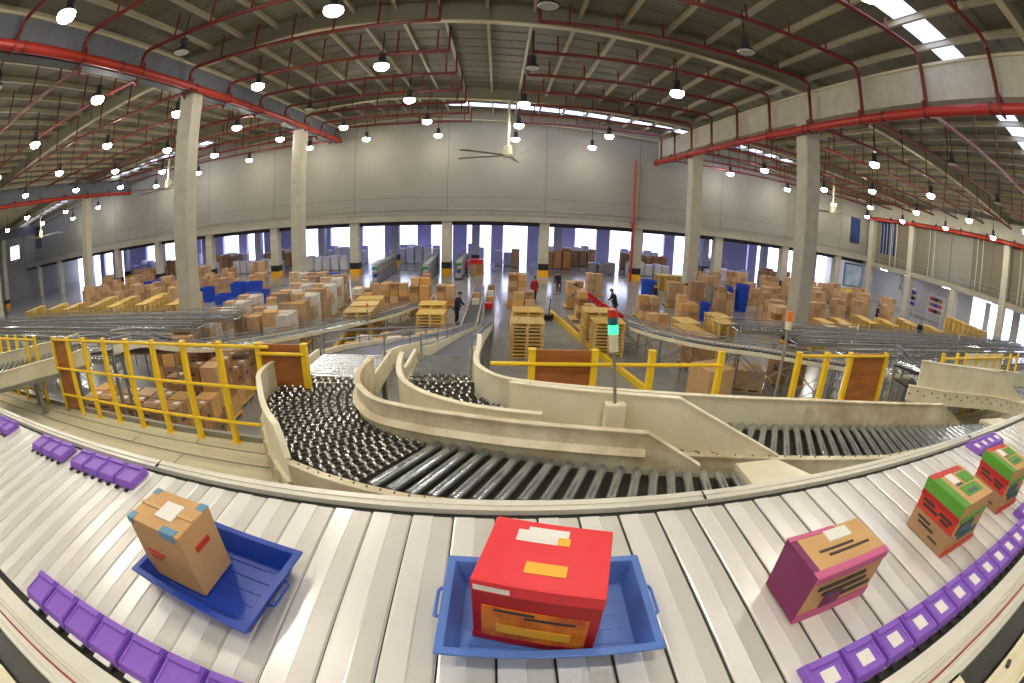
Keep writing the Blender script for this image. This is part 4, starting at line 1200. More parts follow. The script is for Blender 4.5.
def flush_boxes():
    """the nearest boxes become things of their own, the far remainder one mass per place"""
    global NCART
    order = sorted(range(len(pending)), key=lambda i: -(pending[i][3] * pending[i][5]) ** .5 / math.hypot(pending[i][0], pending[i][1]))
    keep = set(order[:CAP])
    for i, (x, y, z, L, W, H, rz, kind, label, group) in enumerate(pending):
        if i in keep:
            o = bpy.data.objects.new('cardboard_box', carton_base(kind)); COL.objects.link(o)
            o.location = (x, y, z); o.rotation_euler = (0, 0, rz); o.scale = (L, W, H)
            tag(o, label, 'box', group); NCART += 1
        else:
            stuff[kind].box((x, y, z + H / 2), (L, W, H), rz)
    for kd, (nm, mt, lb) in {0: ('cardboard_parcels', 'carton', 'mass of light brown cardboard parcels heaped in the far parts of the hall'), 1: ('cardboard_parcels', 'carton_d', 'mass of dark brown cardboard parcels heaped in the far parts of the hall'), 2: ('white_parcels', 'whiteparcel', 'mass of white parcels lying among the far heaps')}.items():
        if stuff[kd].v:
            o = stuff[kd].build(nm, M[mt]); tag(o, lb, 'parcels', None, 'stuff')
COLN = {1: [''], 2: ['left', 'right'], 3: ['left', 'middle', 'right'], 4: ['far left', 'inner left', 'inner right', 'far right']}
ROWN = {1: [''], 2: ['front', 'back'], 3: ['front', 'middle', 'back']}
def layer_name(i, n):
    return 'top layer' if i == n - 1 else 'bottom layer' if i == 0 else '%s layer' % ORD[i]
def free(x, y, r):
    for cx, cy, hx, hy in ((-16.5, 19.2, .6, .6), (-16.5, 34.4, .6, .6), (15.9, 19.2, .6, .6), (15.9, 34.4, .6, .6), (-48, 34.4, .6, .6), (-48, 19.2, .6, .6)):
        if abs(x - cx) < hx + r and abs(y - cy) < hy + r: return False
    return all(math.hypot(x - a, y - b) > r + q for a, b, q in occupied)
def load(x, y, where, nx=2, ny=2, nz=3, s=(.58, .48, .42), rz=0.0, kinds=(0, 0, 1), miss=.25, z0=.152, plabel=True, base=True):
    """a pallet load of cartons, each a thing of its own"""
    if not free(x, y, .72 + .25 * (nx > 2)): return
    occupied.append((x, y, .68 + .25 * (nx > 2)))
    if base: pallet(x, y, 0, rz, 'pallet under load %s' % where, 'pallets under carton loads')
    else: z0 = 0.0
    cr, sr = math.cos(rz), math.sin(rz)
    full = {}
    for k in range(nz):
        for j in range(ny):
            for i in range(nx):
                if k > 0 and not full.get((i, j, k - 1)): continue
                if k == nz - 1 and rnd.random() < miss: continue
                full[(i, j, k)] = 1
                lx = (i - (nx - 1) / 2) * s[0] * 1.05 + rnd.uniform(-.008, .008); ly = (j - (ny - 1) / 2) * s[1] * 1.05 + rnd.uniform(-.008, .008)
                nm = ' '.join(q for q in (ROWN[ny][j], COLN[nx][i]) if q)
                kd = rnd.choice(kinds)
                small_box(x + lx * cr - ly * sr, y + lx * sr + ly * cr, z0 + k * s[2] * 1.004, s[0] * rnd.uniform(.94, 1), s[1] * rnd.uniform(.94, 1), s[2], rz + rnd.uniform(-.012, .012), kd,
                          '%s carton, %s %s, load %s' % ({0: 'tan', 1: 'brown', 2: 'white'}[kd], layer_name(k, nz), nm, where), 'cartons on the load %s' % where)

# film-wrapped pallet loads
wrap_protos = []
def wrapped(x, y, h, label, group, kind=0, rz=0.0):
    if len(wrap_protos) < 3:
        pass
    key = kind
    if not free(x, y, .66): return
    occupied.append((x, y, .66))
    pr = [p for p in wrap_protos if p[0] == key]
    if not pr:
        t = thing('wrapped_pallet_load', label, 'pallet load', (0, 0, 0), 0)
        pallet_mesh().build('pallet', M['pallet'], t)
        r = random.Random(kind + 3)
        for k in range(3):
            for j in range(2):
                for i in range(2):
                    b = MB(); b.box((0, 0, .5), (1, 1, 1)); b.box((0, 0, 1), (1, .1, .006), m=1)
                    if k == 0 and i == 0 and j == 0: pass
                    mt = [M['carton'], M['carton_d'], M['whiteparcel']][(kind if r.random() < (.75 if kind != 2 else .45) else r.randrange(3)) % 3]
                    o = b.build('carton', [mt, M['tape']], t)
                    hh = .46
                    o.location = ((i - .5) * .66, (j - .5) * .56, .152 + k * hh); o.scale = (.63, .53, hh * (1 if k < 2 else r.choice((.7, .9, 1))))
        f = MB(); n = 20
        prof = [(.0, .05), (1.0, .12), (1.02, .5), (.985, .9), (1.01, 1.3), (.97, 1.5)]
        vs = []; fs = []
        def rr(t, sc):
            hx, hy = .69, .59
            ca, sa = math.cos(t), math.sin(t)
            q = 1 / max(abs(ca) / hx, abs(sa) / hy)
            q = min(q, .86)
            return (ca * q * sc, sa * q * sc)
        for a, (sc, z) in enumerate(prof[1:]):
            for i in range(n):
                px, py = rr(2 * PI * (i + .5) / n, sc * (1 + r.uniform(-.012, .012))); vs.append((px, py, z))
        for a in range(len(prof) - 2):
            for i in range(n): fs.append((a * n + i, a * n + (i + 1) % n, a * n + n + (i + 1) % n, a * n + n + i))
        f.add(vs, fs); f.build('stretch_film', M['film'], t, smooth=True)
        wrap_protos.append((key, t)); t.location = (x, y, 0); t.rotation_euler = (0, 0, rz); t.scale = (1, 1, h / 1.5)
        t['group'] = group
        return t
    return dup(pr[0][1], (x, y, 0), rz, label, group, (1, 1, h / 1.5))

# behind the left yellow fence: tall brown loads
def at(px, py, z=0.0): return at_floor(px, py, z)
n = 0
for i in range(3):
    for j in range(5):
        load(-8.25 - 1.42 * i - .32 * j, 7.9 + 1.45 * j, '%s from yellow fence, %s file' % (ORD[j], ('aisle', 'middle', 'outer')[i]), 2, 2, 2 + (rnd.random() < .4), (.66, .56, .62), .08, (1, 0, 1), .2)
# wrapped loads between the left conveyor and the far column
n = 0
for j in range(7):
    for i in range(2 if j < 6 else 3):
        n += 1
        wrapped(-9.3 - 1.55 * i - .28 * j, 17.0 + 2.05 * j, 1.95 + .35 * rnd.random(), 'film-wrapped load, %s from the left conveyor, %s file beside the yellow barrier' % (ORD[j], ORD[i]), 'film-wrapped loads left of centre', (j + i) % 3 if (j + i) % 4 else 2, .08)
for j in range(4):
    wrapped(-14.2 - .1 * j, 17.6 + 1.75 * j, 1.9, 'pale wrapped load right of the left column, %s from the conveyors' % ORD[j], 'pale wrapped loads by the left column', 2, .05)
for i in range(8):
    load(-13.2 + 1.9 * (i % 4) * .8, 27.5 + 1.9 * (i // 4), 'beyond the wrapped loads, %s of the %s line' % (ORD[i % 4], ORD[i // 4]), 2, 2, 3, (.6, .5, .4), rnd.uniform(-.1, .1), (0, 0, 1, 2), .35)
# boxes spread out next to the left rail of the belts
k = 0
for (px, py) in ((352, 340), (364, 336), (376, 333), (388, 330), (355, 352), (368, 347), (382, 342), (395, 337), (345, 361), (360, 358)):
    x, y = at(px, py, 1.2)
    k += 1
    z = .25 * (k % 3)
    if k <= 10:
        small_box(x * 1.0, y, 0, .62, .46, .95 + .12 * (k % 3), rnd.uniform(-.3, .3), (0, 0, 2)[k % 3], '%s carton in the line of tall boxes left of the twin belts' % ORD[k - 1], 'tall boxes left of the twin belts')
# centre loads
C = [(-6.3, 27.0, 'behind the third pallet stack from the orange post', 3, 2, 4), (-4.6, 26.0, 'left of the person in dark jacket', 2, 2, 5), (-3.3, 28.5, 'behind the person in dark jacket', 2, 2, 3), (-7.9, 30.2, 'behind the centre-left carton wall', 3, 2, 4), (-5.2, 31.0, 'second behind the person in dark jacket', 2, 2, 4),
     (1.5, 24.2, 'behind the middle pallet stacks', 2, 2, 4), (2.5, 26.5, 'beside the hand pallet truck', 2, 2, 3), (1.3, 28.6, 'two behind the middle pallet stacks', 2, 2, 5), (5.1, 28.6, 'right of the hand pallet truck', 2, 2, 4), (7.4, 33.5, 'behind the person in grey jacket', 2, 2, 4), (5.0, 23.0, 'behind the signal tower stacks', 1, 2, 3), (4.9, 25.2, 'along the barrier behind the signal tower', 1, 2, 4)]
for x, y, wv, nx, ny, nz in C:
    load(x, y, wv, nx, ny, nz, (.56, .5, .40), rnd.uniform(-.06, .06), (0, 0, 1), .3)
# right field
Rr = [(8.6, 13.0 - 2.4, 'under the right trestle conveyor', 1, 1, 1), (10.6, 22.5, 'beside the red crates', 2, 2, 3), (13.4, 23.5, 'left of the right near column', 2, 2, 4), (15.3, 27.0, 'behind the right near column', 2, 2, 5), (18.6, 25.4, 'right of the right near column', 3, 2, 5), (20.6, 28.5, 'second right of the right near column', 3, 2, 5), (23.2, 26.0, 'third right of the right near column', 3, 2, 4), (25.6, 28.8, 'fourth right of the right near column', 3, 2, 5), (28.4, 26.6, 'fifth right of the right near column', 3, 2, 4), (33.5, 24.6, 'tall one by the two people at the right', 2, 2, 6), (36.8, 25.2, 'in front of the shelves', 3, 2, 4), (39.2, 21.4, 'in front of the tall pallet wall', 2, 2, 2), (13.0, 30.5, 'beside the blue barrels', 2, 2, 4), (17.0, 32.5, 'behind the blue barrels', 2, 2, 5), (22.0, 33.5, 'before the right far column', 3, 2, 4)]
for q in range(7):
    Rr.append((17.6 + 3.6 * q, 31.0 + .8 * (q % 2), '%s in the line behind the right loads' % ORD[q], 3, 2, 5))
    Rr.append((18.8 + 3.5 * q, 36.4 + .8 * (q % 2), '%s in the rear right line' % ORD[q], 3, 2, 5))
    if q < 5: Rr.append((21.4 + 3.6 * q, 28.6 + .6 * (q % 2), '%s behind the right pallet rows' % ORD[q], 2, 2, 4))
Rr += [(11.4, 24.6, 'between crate conveyor and small blue bin', 2, 2, 4), (9.4, 26.2, 'right of the crate conveyor', 2, 2, 3), (17.9, 23.2, 'close right of the right near column', 3, 2, 4), (13.6, 28.4, 'behind the small blue bin', 2, 2, 5), (20.4, 24.6, 'two right of the right near column', 2, 2, 4), (9.0, 23.4, 'beside the near end of the red crates', 2, 2, 2)]
for x, y, wv, nx, ny, nz in Rr[1:]:
    load(x, y, wv, nx, ny, nz, (.58, .52, .42), rnd.uniform(-.15, .15), (0, 0, 1), .3)
# big cartons on pallets under the right conveyor, seen through the fence
for x, y, L, W, H, rz, lb in ((7.45, 13.2, 1.25, 1.1, 1.25, .3, 'big brown carton left below the right trestle conveyor'), (9.9, 14.6, 1.35, 1.15, .7, -.35, 'flat open-topped brown carton below the right conveyor'), (12.2, 14.8, 1.35, 1.2, 1.5, -.1, 'dark brown carton block near the right near column'), (8.8, 17.2, 1.2, 1.1, 1.3, .1, 'brown carton behind the right trestle legs')):
    occupied.append((x, y, .8))
    pallet(x, y, 0, rz, 'pallet under the ' + lb, 'pallets under big cartons')
    small_box(x, y, .152, L, W, H, rz, 1 if 'dark' in lb else 0, lb, 'big cartons under the right conveyor')
# left field behind the pallet pairs: heaps of cartons
li = 0
for r_ in range(4):
    for q in range(9):
        li += 1
        x = -18.6 - 3.0 * q - .7 * (r_ % 2) - .9 * r_; y = 30.2 + 1.9 * r_ + rnd.uniform(-.2, .2)
        load(x, y, 'in %s line behind left pallets, %s from column' % (ORD[r_], ORD[q]), 2, 2, rnd.choice((3, 4, 4, 5)), (.62, .54, .42), rnd.uniform(-.3, .3), (0, 0, 1), .45, base=(r_ < 1))
for q in range(10):
    x = -24 - 3.4 * q; y = 39.0 + rnd.uniform(-1, 1.5)
    load(x, y, 'far left heap %s from the far column' % ORD[q], 3, 2, rnd.choice((3, 4, 5)), (.6, .52, .42), rnd.uniform(-.3, .3), (0, 1), .4, base=False)
pallet(-2.0, 43.4, 0, 0, 'pallet in the central aisle carrying red crates', 'pallets in the aisle')
flush_boxes(); flush_pallets()

# ------------------------------------------------------------------ dock zone: roll cages, bins, carts
def cage_proto():
    t = thing('roll_cage', 'x', 'roll cage', (0, 0, 0))
    k = MB()
    for x in (-.4, .4):
        for y in (-.36, .36): k.tube([(x, y, .14), (x, y, 1.75)], .02, 5)
    for z in (.2, .7, 1.2, 1.75):
        for y in (-.36, .36): k.tube([(-.4, y, z), (.4, y, z)], .014, 5)
        k.tube([(-.4, -.36, z), (-.4, .36, z)], .014, 5); k.tube([(.4, -.36, z), (.4, .36, z)], .014, 5)
    for i in range(5):
        for y in (-.36, .36): k.tube([(-.3 + .15 * i, y, .2), (-.3 + .15 * i, y, 1.75)], .009, 4)
    k.span(-.4, .4, -.36, .36, .12, .16); k.build('frame', M['cage'], t)
    for i, (x, y) in enumerate(((-.33, -.3), (.33, -.3), (-.33, .3), (.33, .3))):
        k = MB(); k.cyl((x - .02, y, .06), (x + .02, y, .06), .06, n=10); k.build('caster', M['black'], t)
    r = random.Random(5)
    for i in range(7):
        k = MB(); sx, sy, sz = r.uniform(.3, .55), r.uniform(.3, .5), r.uniform(.24, .4)
        k.box((0, 0, 0), (sx, sy, sz), r.uniform(-.3, .3)); 
        o = k.build('parcel', M[('bag', 'bag', 'bluebin', 'carton', 'bag', 'greencloth', 'bag')[i]], t, bevel=.06)
        o.location = (r.uniform(-.1, .1), r.uniform(-.08, .08), .34 + .2 * i)
    return t
cg = cage_proto(); first = True
def cage(x, y, rz, label, group):
    global first
    if first:
        first = False; cg.location = (x, y, 0); cg.rotation_euler = (0, 0, rz); cg['label'] = label; cg['group'] = group; return cg
    return dup(cg, (x, y, 0), rz, label, group)
for f, x0 in enumerate((-6.1, -10.6)):
    for j in range(11):
        cage(x0 - .04 * j, 37.4 + .86 * j, PI / 2, 'roll cage with pale sacks, %s from hall, %s file left of the aisle' % (ORD[j], 'nearer' if not f else 'farther'), 'roll cages left of the aisle')
for j in range(9):
    cage(-3.5, 40.2 + .9 * j, PI / 2, 'roll cage with pale sacks, %s from the hall, right of the wall column' % ORD[j], 'roll cages right of the wall column')
def bulk(x, y, nx, label, mt, h=1.7):
    """a row of heaped sacks on the dock floor"""
    r = random.Random(int(x * 10 + y))
    for i in range(nx):
        k = MB()
        hh = h * r.uniform(.8, 1.05)
        k.box((0, 0, hh / 2), (.95, .9, hh), r.uniform(-.1, .1))
        o = k.build('sack_bundle', M[mt], None, bevel=.14, at=(x + 1.05 * i, y + r.uniform(-.1, .1), 0))
        tag(o, '%s of the %s' % (ORD[i], label), 'sacks', label)
bulk(5.6, 50.0, 3, 'tall parcel bundles right of the central aisle dock', 'carton_d', 2.0)
bulk(2.0, 50.4, 1, 'dark parcel bundles in the central dock bay', 'carton_d', 2.0)
bulk(.1, 51.4, 2, 'blue cage loads in the central dock bay', 'pier', 1.7)
bulk(14.6, 47.5, 5, 'pale sack bundles in the second right dock bay', 'bag', 1.5)
bulk(24.6, 48.0, 6, 'pale sack bundles in the third right dock bay', 'bag', 1.5)
bulk(-22.3, 47.5, 6, 'pale sack bundles in the third left dock bay', 'bag', 1.7)
bulk(-31.8, 47.5, 7, 'pale sack bundles in the fourth left dock bay', 'bag', 1.6)
bulk(-41.0, 46.5, 7, 'pale sack bundles in the fifth left dock bay', 'bag', 1.6)
bulk(-50.5, 46.0, 7, 'dull sack bundles in the sixth left dock bay', 'carton_d', 1.8)
bulk(10.2, 47.4, 3, 'grey cage loads in the first right dock bay', 'cage', 1.4)

bays = [('first right', 5.4), ('second right', 14.8), ('third right', 24.0), ('first left', -13.2), ('second left', -22.6), ('third left', -32.0), ('fourth left', -41.2), ('fifth left', -50.6), ('sixth left', -60.0)]
for nm, x0 in bays:
    bulk(x0 + .6, 53.2, 6, 'tall bundles deep in the %s dock bay' % nm, ('pier', 'bag', 'carton_d')[int(abs(x0)) % 3], 2.1)
    bulk(x0 + 1.3, 55.6, 5, 'rear bundles in the %s dock bay' % nm, ('bag', 'pier', 'bag')[int(abs(x0)) % 3], 2.3)
bulk(-3.2, 55.0, 2, 'dark bundles left in the central dock bay', 'pier', 2.2)
bulk(34.2, 50.0, 5, 'dull bundles in the fourth right dock bay', 'carton_d', 1.9)
def barrel_bin(x, y, label, mt='bluebin', r=.42, h=1.0, group='blue bins'):
    k = MB(); k.lathe([(r * .86, 0), (r * .97, h * .5), (r, h * .93), (r * 1.06, h * .94), (r * 1.06, h), (r * .95, h), (r * .8, .05)], 16)
    tag(k.build('bin', M[mt], None, smooth=True, at=(x, y, 0)), label, 'bin', group)
for i, (x, y, s_) in enumerate(((17.4, 30.2, 1.0), (18.7, 30.0, 1.15), (16.6, 31.2, .9))):
    barrel_bin(x, y, ('tall blue bin behind the right near column, %s of three' % ORD[i]), 'bluebin' if i != 2 else 'greysteel', .5 * s_, 1.8 * s_)
barrel_bin(11.2, 31.4, 'large blue bin beyond the red crates', 'bluebin', .6, 1.7)
barrel_bin(13.5, 26.2, 'small blue bin left of the right near column', 'bluebin', .35, 1.2)
for i, (x, y, h) in enumerate(((-19.2, 26.4, 1.3), (-20.8, 31.0, 1.4), (-19.2, 31.0, 1.4), (-17.6, 29.4, 1.0), (-36.0, 36.0, 1.4), (-37.6, 36.0, 1.3), (-47.2, 38.0, 1.5), (-24.0, 30.5, 1.2), (-14.0, 35.8, 1.2))):
    k = MB(); k.add([(-.5, -.4, 0), (.5, -.4, 0), (.5, .4, 0), (-.5, .4, 0), (-.58, -.48, h), (.58, -.48, h), (.58, .48, h), (-.58, .48, h), (-.52, -.42, h), (.52, -.42, h), (.52, .42, h), (-.52, .42, h), (-.46, -.36, .06), (.46, -.36, .06), (.46, .36, .06), (-.46, .36, .06)],
          [(3, 2, 1, 0)] + [(a + q, a + (q + 1) % 4, a + 4 + (q + 1) % 4, a + 4 + q) for a in (0, 4, 8) for q in range(4)] + [(12, 13, 14, 15)])
    tag(k.build('bulk_bin', M['bluebin'], None, at=(x, y, 0)), 'blue bulk bin on the left hall floor, %s counted from the left column' % ORD[i], 'bin', 'blue bulk bins at left')
# red load on a pallet in the aisle
for i in range(2):
    for j in range(2):
        k = MB(); k.box((0, 0, .45), (.62, .52, .9)); tag(k.build('tall_carton', M['carton_d'], None, at=(-2.32 + .66 * i, 43.15 + .56 * j, .152)), 'tall brown carton under the red crates in the aisle, %s %s' % (ROWN[2][j], COLN[2][i]), 'box', 'cartons under red crates')
        k = MB(); k.box((0, 0, .22), (.6, .5, .44)); k.box((0, 0, .45), (.64, .54, .03)); tag(k.build('red_crate', M['redcrate'], None, at=(-2.32 + .66 * i, 43.15 + .56 * j, 1.06)), 'red crate on the aisle load, %s %s' % (ROWN[2][j], COLN[2][i]), 'crate', 'red crates in the aisle')
# crates and parcels riding on the conveyors
def crate_mesh(L, W, H):
    k = MB(); t_ = .02
    k.span(-L / 2, L / 2, -W / 2, W / 2, 0, t_)
    for x0, x1, y0, y1 in ((-L / 2, L / 2, -W / 2, -W / 2 + t_), (-L / 2, L / 2, W / 2 - t_, W / 2), (-L / 2, -L / 2 + t_, -W / 2, W / 2), (L / 2 - t_, L / 2, -W / 2, W / 2)): k.span(x0, x1, y0, y1, 0, H)
    k.span(-L / 2 - .015, L / 2 + .015, -W / 2 - .015, -W / 2, H - .04, H); k.span(-L / 2 - .015, L / 2 + .015, W / 2, W / 2 + .015, H - .04, H)
    return k
path_r = [(5.8, 29.2, .85), (5.85, 25, .9), (6.0, 21, 1.1)]
cr = None
for i, p in enumerate(resample(path_r, 10)):
    if cr is None: cr = o = crate_mesh(.55, .42, .26).build('red_crate', M['redcrate'])
    else: o = cr.copy(); COL.objects.link(o)
    o.location = (p[0], p[1], p[2] + .005); o.rotation_euler = (0, 0, PI / 2)
    tag(o, 'red crate on the right parcel conveyor, %s from its far end' % ORD[i], 'crate', 'red crates on the right conveyor')
for i, (x, y, z, mt) in enumerate(((-1.25, 27.4, .752, 'carton'), (-.38, 26.2, .752, 'carton'), (-.40, 28.2, .752, 'whiteparcel'), (-.34, 30.4, .752, 'carton_d'), (-1.22, 25.4, .752, 'whiteparcel'), (-.45, 24.3, .752, 'redcrate'))):
    k = MB(); k.box((0, 0, .16), (.42, .34, .32)); k.box((0, 0, .32), (.42, .05, .006))
    tag(k.build('parcel', M[mt], None, at=(x, y, z)), 'parcel on the far end of the twin belts, %s of six' % ORD[i], 'parcel', 'parcels on the twin belts')
# wash of a green bag and white sacks on the floor behind the left fence
k = MB(); k.lathe([(.42, 0), (.5, .15), (.46, .4), (.3, .52), (.1, .56)], 12); tag(k.build('green_sack', M['greencloth'], None, True, at=(-12.6, 9.4, 0)), 'green sack lying on the floor under the left conveyor', 'sack')
k = MB(); k.lathe([(.4, 0), (.48, .2), (.36, .5), (.2, .6), (.05, .62)], 12); tag(k.build('white_sack', M['bag'], None, True, at=(-12.4, 10.6, 0)), 'white sack behind the green one under the left conveyor', 'sack')
# hand pallet truck in the centre
t = thing('hand_pallet_truck', 'black hand pallet truck with upright handle on the central floor', 'pallet truck', (2.95, 25.0, 0), .2)
k = MB()
for sx in (-.19, .19): k.span(sx - .08, sx + .08, 0, 1.1, .06, .13)
k.span(-.28, .28, -.28, .02, .08, .34); k.build('forks', M['black'], t)
k = MB(); k.tube([(0, -.2, .3), (0, -.34, .95), (0, -.38, 1.3)], .03, 8); k.build('handle_bar', M['black'], t)
k = MB(); k.tube([(-.16, -.38, 1.3), (-.2, -.4, 1.42), (.2, -.4, 1.42), (.16, -.38, 1.3), (-.16, -.38, 1.3)], .02, 6); k.build('grip', M['darksteel'], t)
for sx in (-.12, .12):
    k = MB(); k.cyl((sx - .03, -.22, .09), (sx + .03, -.22, .09), .09, n=12); k.build('wheel', M['black'], t)
# right wall: shelves, notice board, pipes
for i, y in enumerate((36.2, 31.2)):
    t = thing('steel_shelf', 'white steel shelf with small goods in the right wall bay, %s from the back' % ORD[i], 'shelf', (XR + 3.0, y, 0))
    for yy in (-1.3, 1.3):
        for xx in (-.3, .3):
            k = MB(); k.span(xx - .03, xx + .03, yy - .03, yy + .03, 0, 3.4); k.build('upright', M['white'], t)
    for z in (1.2, 1.9, 2.6, 3.3):
        k = MB(); k.span(-.32, .32, -1.3, 1.3, z, z + .05); k.build('board', M['white'], t)
    for z in (1.25, 1.95, 2.65):
        for q in range(3):
            o = tag((lambda kk: kk.build('storage_box', M[('carton_d', 'black', 'redcrate', 'bluebin')[int(z * 3 + q + i) % 4]], None, at=(XR + 3.0, y - .8 + .8 * q, z)))((MB()).box((0, 0, .2), (.45, .5, .4))), 'small box on the white shelf %s from the back, %s board, %s place' % (ORD[i], {1.25: 'bottom', 1.95: 'middle', 2.65: 'upper'}[z], ORD[q]), 'box', 'boxes on the white shelves')
t = thing('notice_board', 'large pale blue board in a dark frame at the right end of the back wall', 'board', (45.2, YW + .2, 0))
k = MB(); k.span(-1.9, 1.9, -.05, .05, 1.6, 4.6); k.build('frame', M['header'], t)
k = MB(); k.span(-1.75, 1.75, -.07, -.05, 1.75, 4.45); k.build('sheet', M['sign'], t)
k = MB(); k.span(-2.0, 2.0, -.9, .1, 1.0, 1.25); k.build('yellow_ledge', M['yellow'], t)
for xx in (-1.8, 1.8):
    k = MB(); k.span(xx - .05, xx + .05, -.1, 0, 0, 1.0); k.build('support', M['greysteel'], t)
t = thing('wall_duct', 'grey pipes and valves on the white lower wall at the right', 'pipes', (XR + 5.35, 40.0, 0))
k = MB(); k.tube([(0, 0, 4.7), (0, 0, 2.6), (0, -.9, 2.6), (0, -.9, 1.9)], .09, 8); k.tube([(0, -1.6, 4.7), (0, -1.6, 2.9), (0, -2.4, 2.9), (0, -2.4, 2.2)], .09, 8); k.build('pipe', M['cage'], t, True)
k = MB(); k.lathe([(.3, 1.9), (.34, 2.1), (.3, 2.4), (.1, 2.5)], 12, (0, -.9, 0)); k.build('valve_body', M['cage'], t, True)
k = MB(); k.box((0, -2.4, 2.1), (.3, .5, .4)); k.build('valve_box', M['greysteel'], t)

# ------------------------------------------------------------------ people
def skin_mesh(name, pts, edges, mt, parent, root=0, sub=1):
    me = bpy.data.meshes.new(name); me.from_pydata([p[0] for p in pts], edges, []); me.materials.append(mt)
    o = bpy.data.objects.new(name, me); COL.objects.link(o)
    me.skin_vertices if hasattr(me, 'skin_vertices') else None
    m_ = o.modifiers.new('skin', 'SKIN'); m_.use_smooth_shade = True
    for i, p in enumerate(pts):
        sv = me.skin_vertices[0].data[i]; r = p[1]; sv.radius = r if isinstance(r, tuple) else (r, r); sv.use_root = (i == root)
    s2 = o.modifiers.new('sub', 'SUBSURF'); s2.levels = sub; s2.render_levels = sub
    o.parent = parent
    return o
def person(x, y, rz, label, jacket, trousers='trousers', lean=.12, armL=(.22, -.32, .95), armR=(-.22, -.32, .95), step=.0, head_dn=.03):
    t = thing('person', label, 'person', (x, y, 0), rz); t.scale = (1.06, 1.06, 1.03)
    def P(px, py, pz): return (px, py - lean * max(0, pz - .92), pz)
    sh = 1.40
    J = {'pel': (0, 0, .95), 'spine': P(0, .0, 1.14), 'chest': P(0, 0, 1.31), 'neck': P(0, 0, 1.47), 'hb': P(0, -.02, 1.56), 'hd': P(0, -.035 - head_dn, 1.64), 'ht': P(0, -.02 - head_dn, 1.71)}
    pts = [(J['pel'], (.15, .11)), (J['spine'], (.135, .10)), (J['chest'], (.15, .105)), (J['neck'], .058), (J['hb'], (.075, .085)), (J['hd'], (.078, .098)), (J['ht'], (.055, .07))]
    ed = [(0, 1), (1, 2), (2, 3), (3, 4), (4, 5), (5, 6)]
    def chain(start, ps):
        prev = start
        for p, r in ps:
            pts.append((p, r)); ed.append((prev, len(pts) - 1)); prev = len(pts) - 1
        return prev
    hips = {}
    for sg in (-1, 1):
        st_ = step * sg
        chain(0, [((sg * .10, 0, .88), .088), ((sg * .105, -.02 - st_ * .5, .50), .060), ((sg * .11, .02 - st_, .10), .040), ((sg * .115, -.04 - st_, .045), .042), ((sg * .12, -.15 - st_, .035), .036)])
    for sg, hand in ((1, armL), (-1, armR)):
        s_ = Vector(P(sg * .17, 0, 1.40)); h = Vector(hand); h.y -= lean * max(0, h.z - .92)
        mid = (s_ + h) / 2; d = (h - s_).length; b = math.sqrt(max(.0001, .29 ** 2 - (d / 2) ** 2)) if d < .58 else .01
        el = mid + Vector((sg * .25 * b, .75 * b, -.6 * b))
        fd = (h - el).normalized()
        w_ = chain(2, [(tuple(s_), .062), (tuple(el), .044), (tuple(h - fd * .03), .030), (tuple(h + fd * .05), (.040, .022))])
        sd = fd.cross(Vector((0, 0, 1))); sd.normalize()
        for q, ln in ((-.03, .075), (-.01, .088), (.01, .084), (.03, .068)):
            b_ = h + fd * .09 + sd * q
            chain(w_, [(tuple(b_), .010), (tuple(b_ + fd * ln * .5 + Vector((0, 0, -.008))), .009), (tuple(b_ + fd * ln * .9 + Vector((0, 0, -.025))), .008)])
        th = h + fd * .03 + sd * (-.045) * sg
        chain(w_, [(tuple(th), .011), (tuple(th + fd * .05 - sd * .015 * sg), .009)])
    skin_mesh('body', pts, ed, M['skin'], t)
    # jacket over torso and arms
    jp = [(J['pel'], (.20, .15)), (J['spine'], (.19, .145)), (J['chest'], (.20, .145)), (P(0, 0, 1.435), (.10, .085)), (P(0, .005, 1.475), (.075, .072))]; je = [(0, 1), (1, 2), (2, 3), (3, 4)]
    jp.append(((0, 0, .86), (.172, .132))); je.append((0, 5))
    for sg, hand in ((1, armL), (-1, armR)):
        s_ = Vector(P(sg * .18, 0, 1.39)); h = Vector(hand); h.y -= lean * max(0, h.z - .92)
        mid = (Vector(P(sg * .17, 0, 1.40)) + h) / 2; d = (h - s_).length; b = math.sqrt(max(.0001, .29 ** 2 - (d / 2) ** 2)) if d < .58 else .01
        el = mid + Vector((sg * .25 * b, .75 * b, -.6 * b)); fd = (h - el).normalized()
        n0 = len(jp); jp += [(tuple(s_), .095), (tuple(el), .074), (tuple(h - fd * .05), .05)]; je += [(2, n0), (n0, n0 + 1), (n0 + 1, n0 + 2)]
    skin_mesh('jacket', jp, je, M[jacket], t)
    tp_ = [((0, 0, .93), (.165, .128)), ((0, 0, .86), (.16, .12))]; te = [(0, 1)]
    for sg in (-1, 1):
        st_ = step * sg; n0 = len(tp_)
        tp_ += [((sg * .10, 0, .78), .104), ((sg * .105, -.02 - st_ * .5, .50), .079), ((sg * .11, .02 - st_, .12), .060)]; te += [(1, n0), (n0, n0 + 1), (n0 + 1, n0 + 2)]
    skin_mesh('trousers', tp_, te, M[trousers], t)
    for sg in (-1, 1):
        st_ = step * sg
        skin_mesh('shoe', [((sg * .11, .03 - st_, .09), .052), ((sg * .115, -.04 - st_, .05), .052), ((sg * .12, -.19 - st_, .04), (.044, .036))], [(0, 1), (1, 2)], M['black'], t)
    # hair cap, ears, nose, eyes, mouth
    c_ = Vector(J['hd'])
    k = MB(); pr = []
    import itertools
    nn = 14
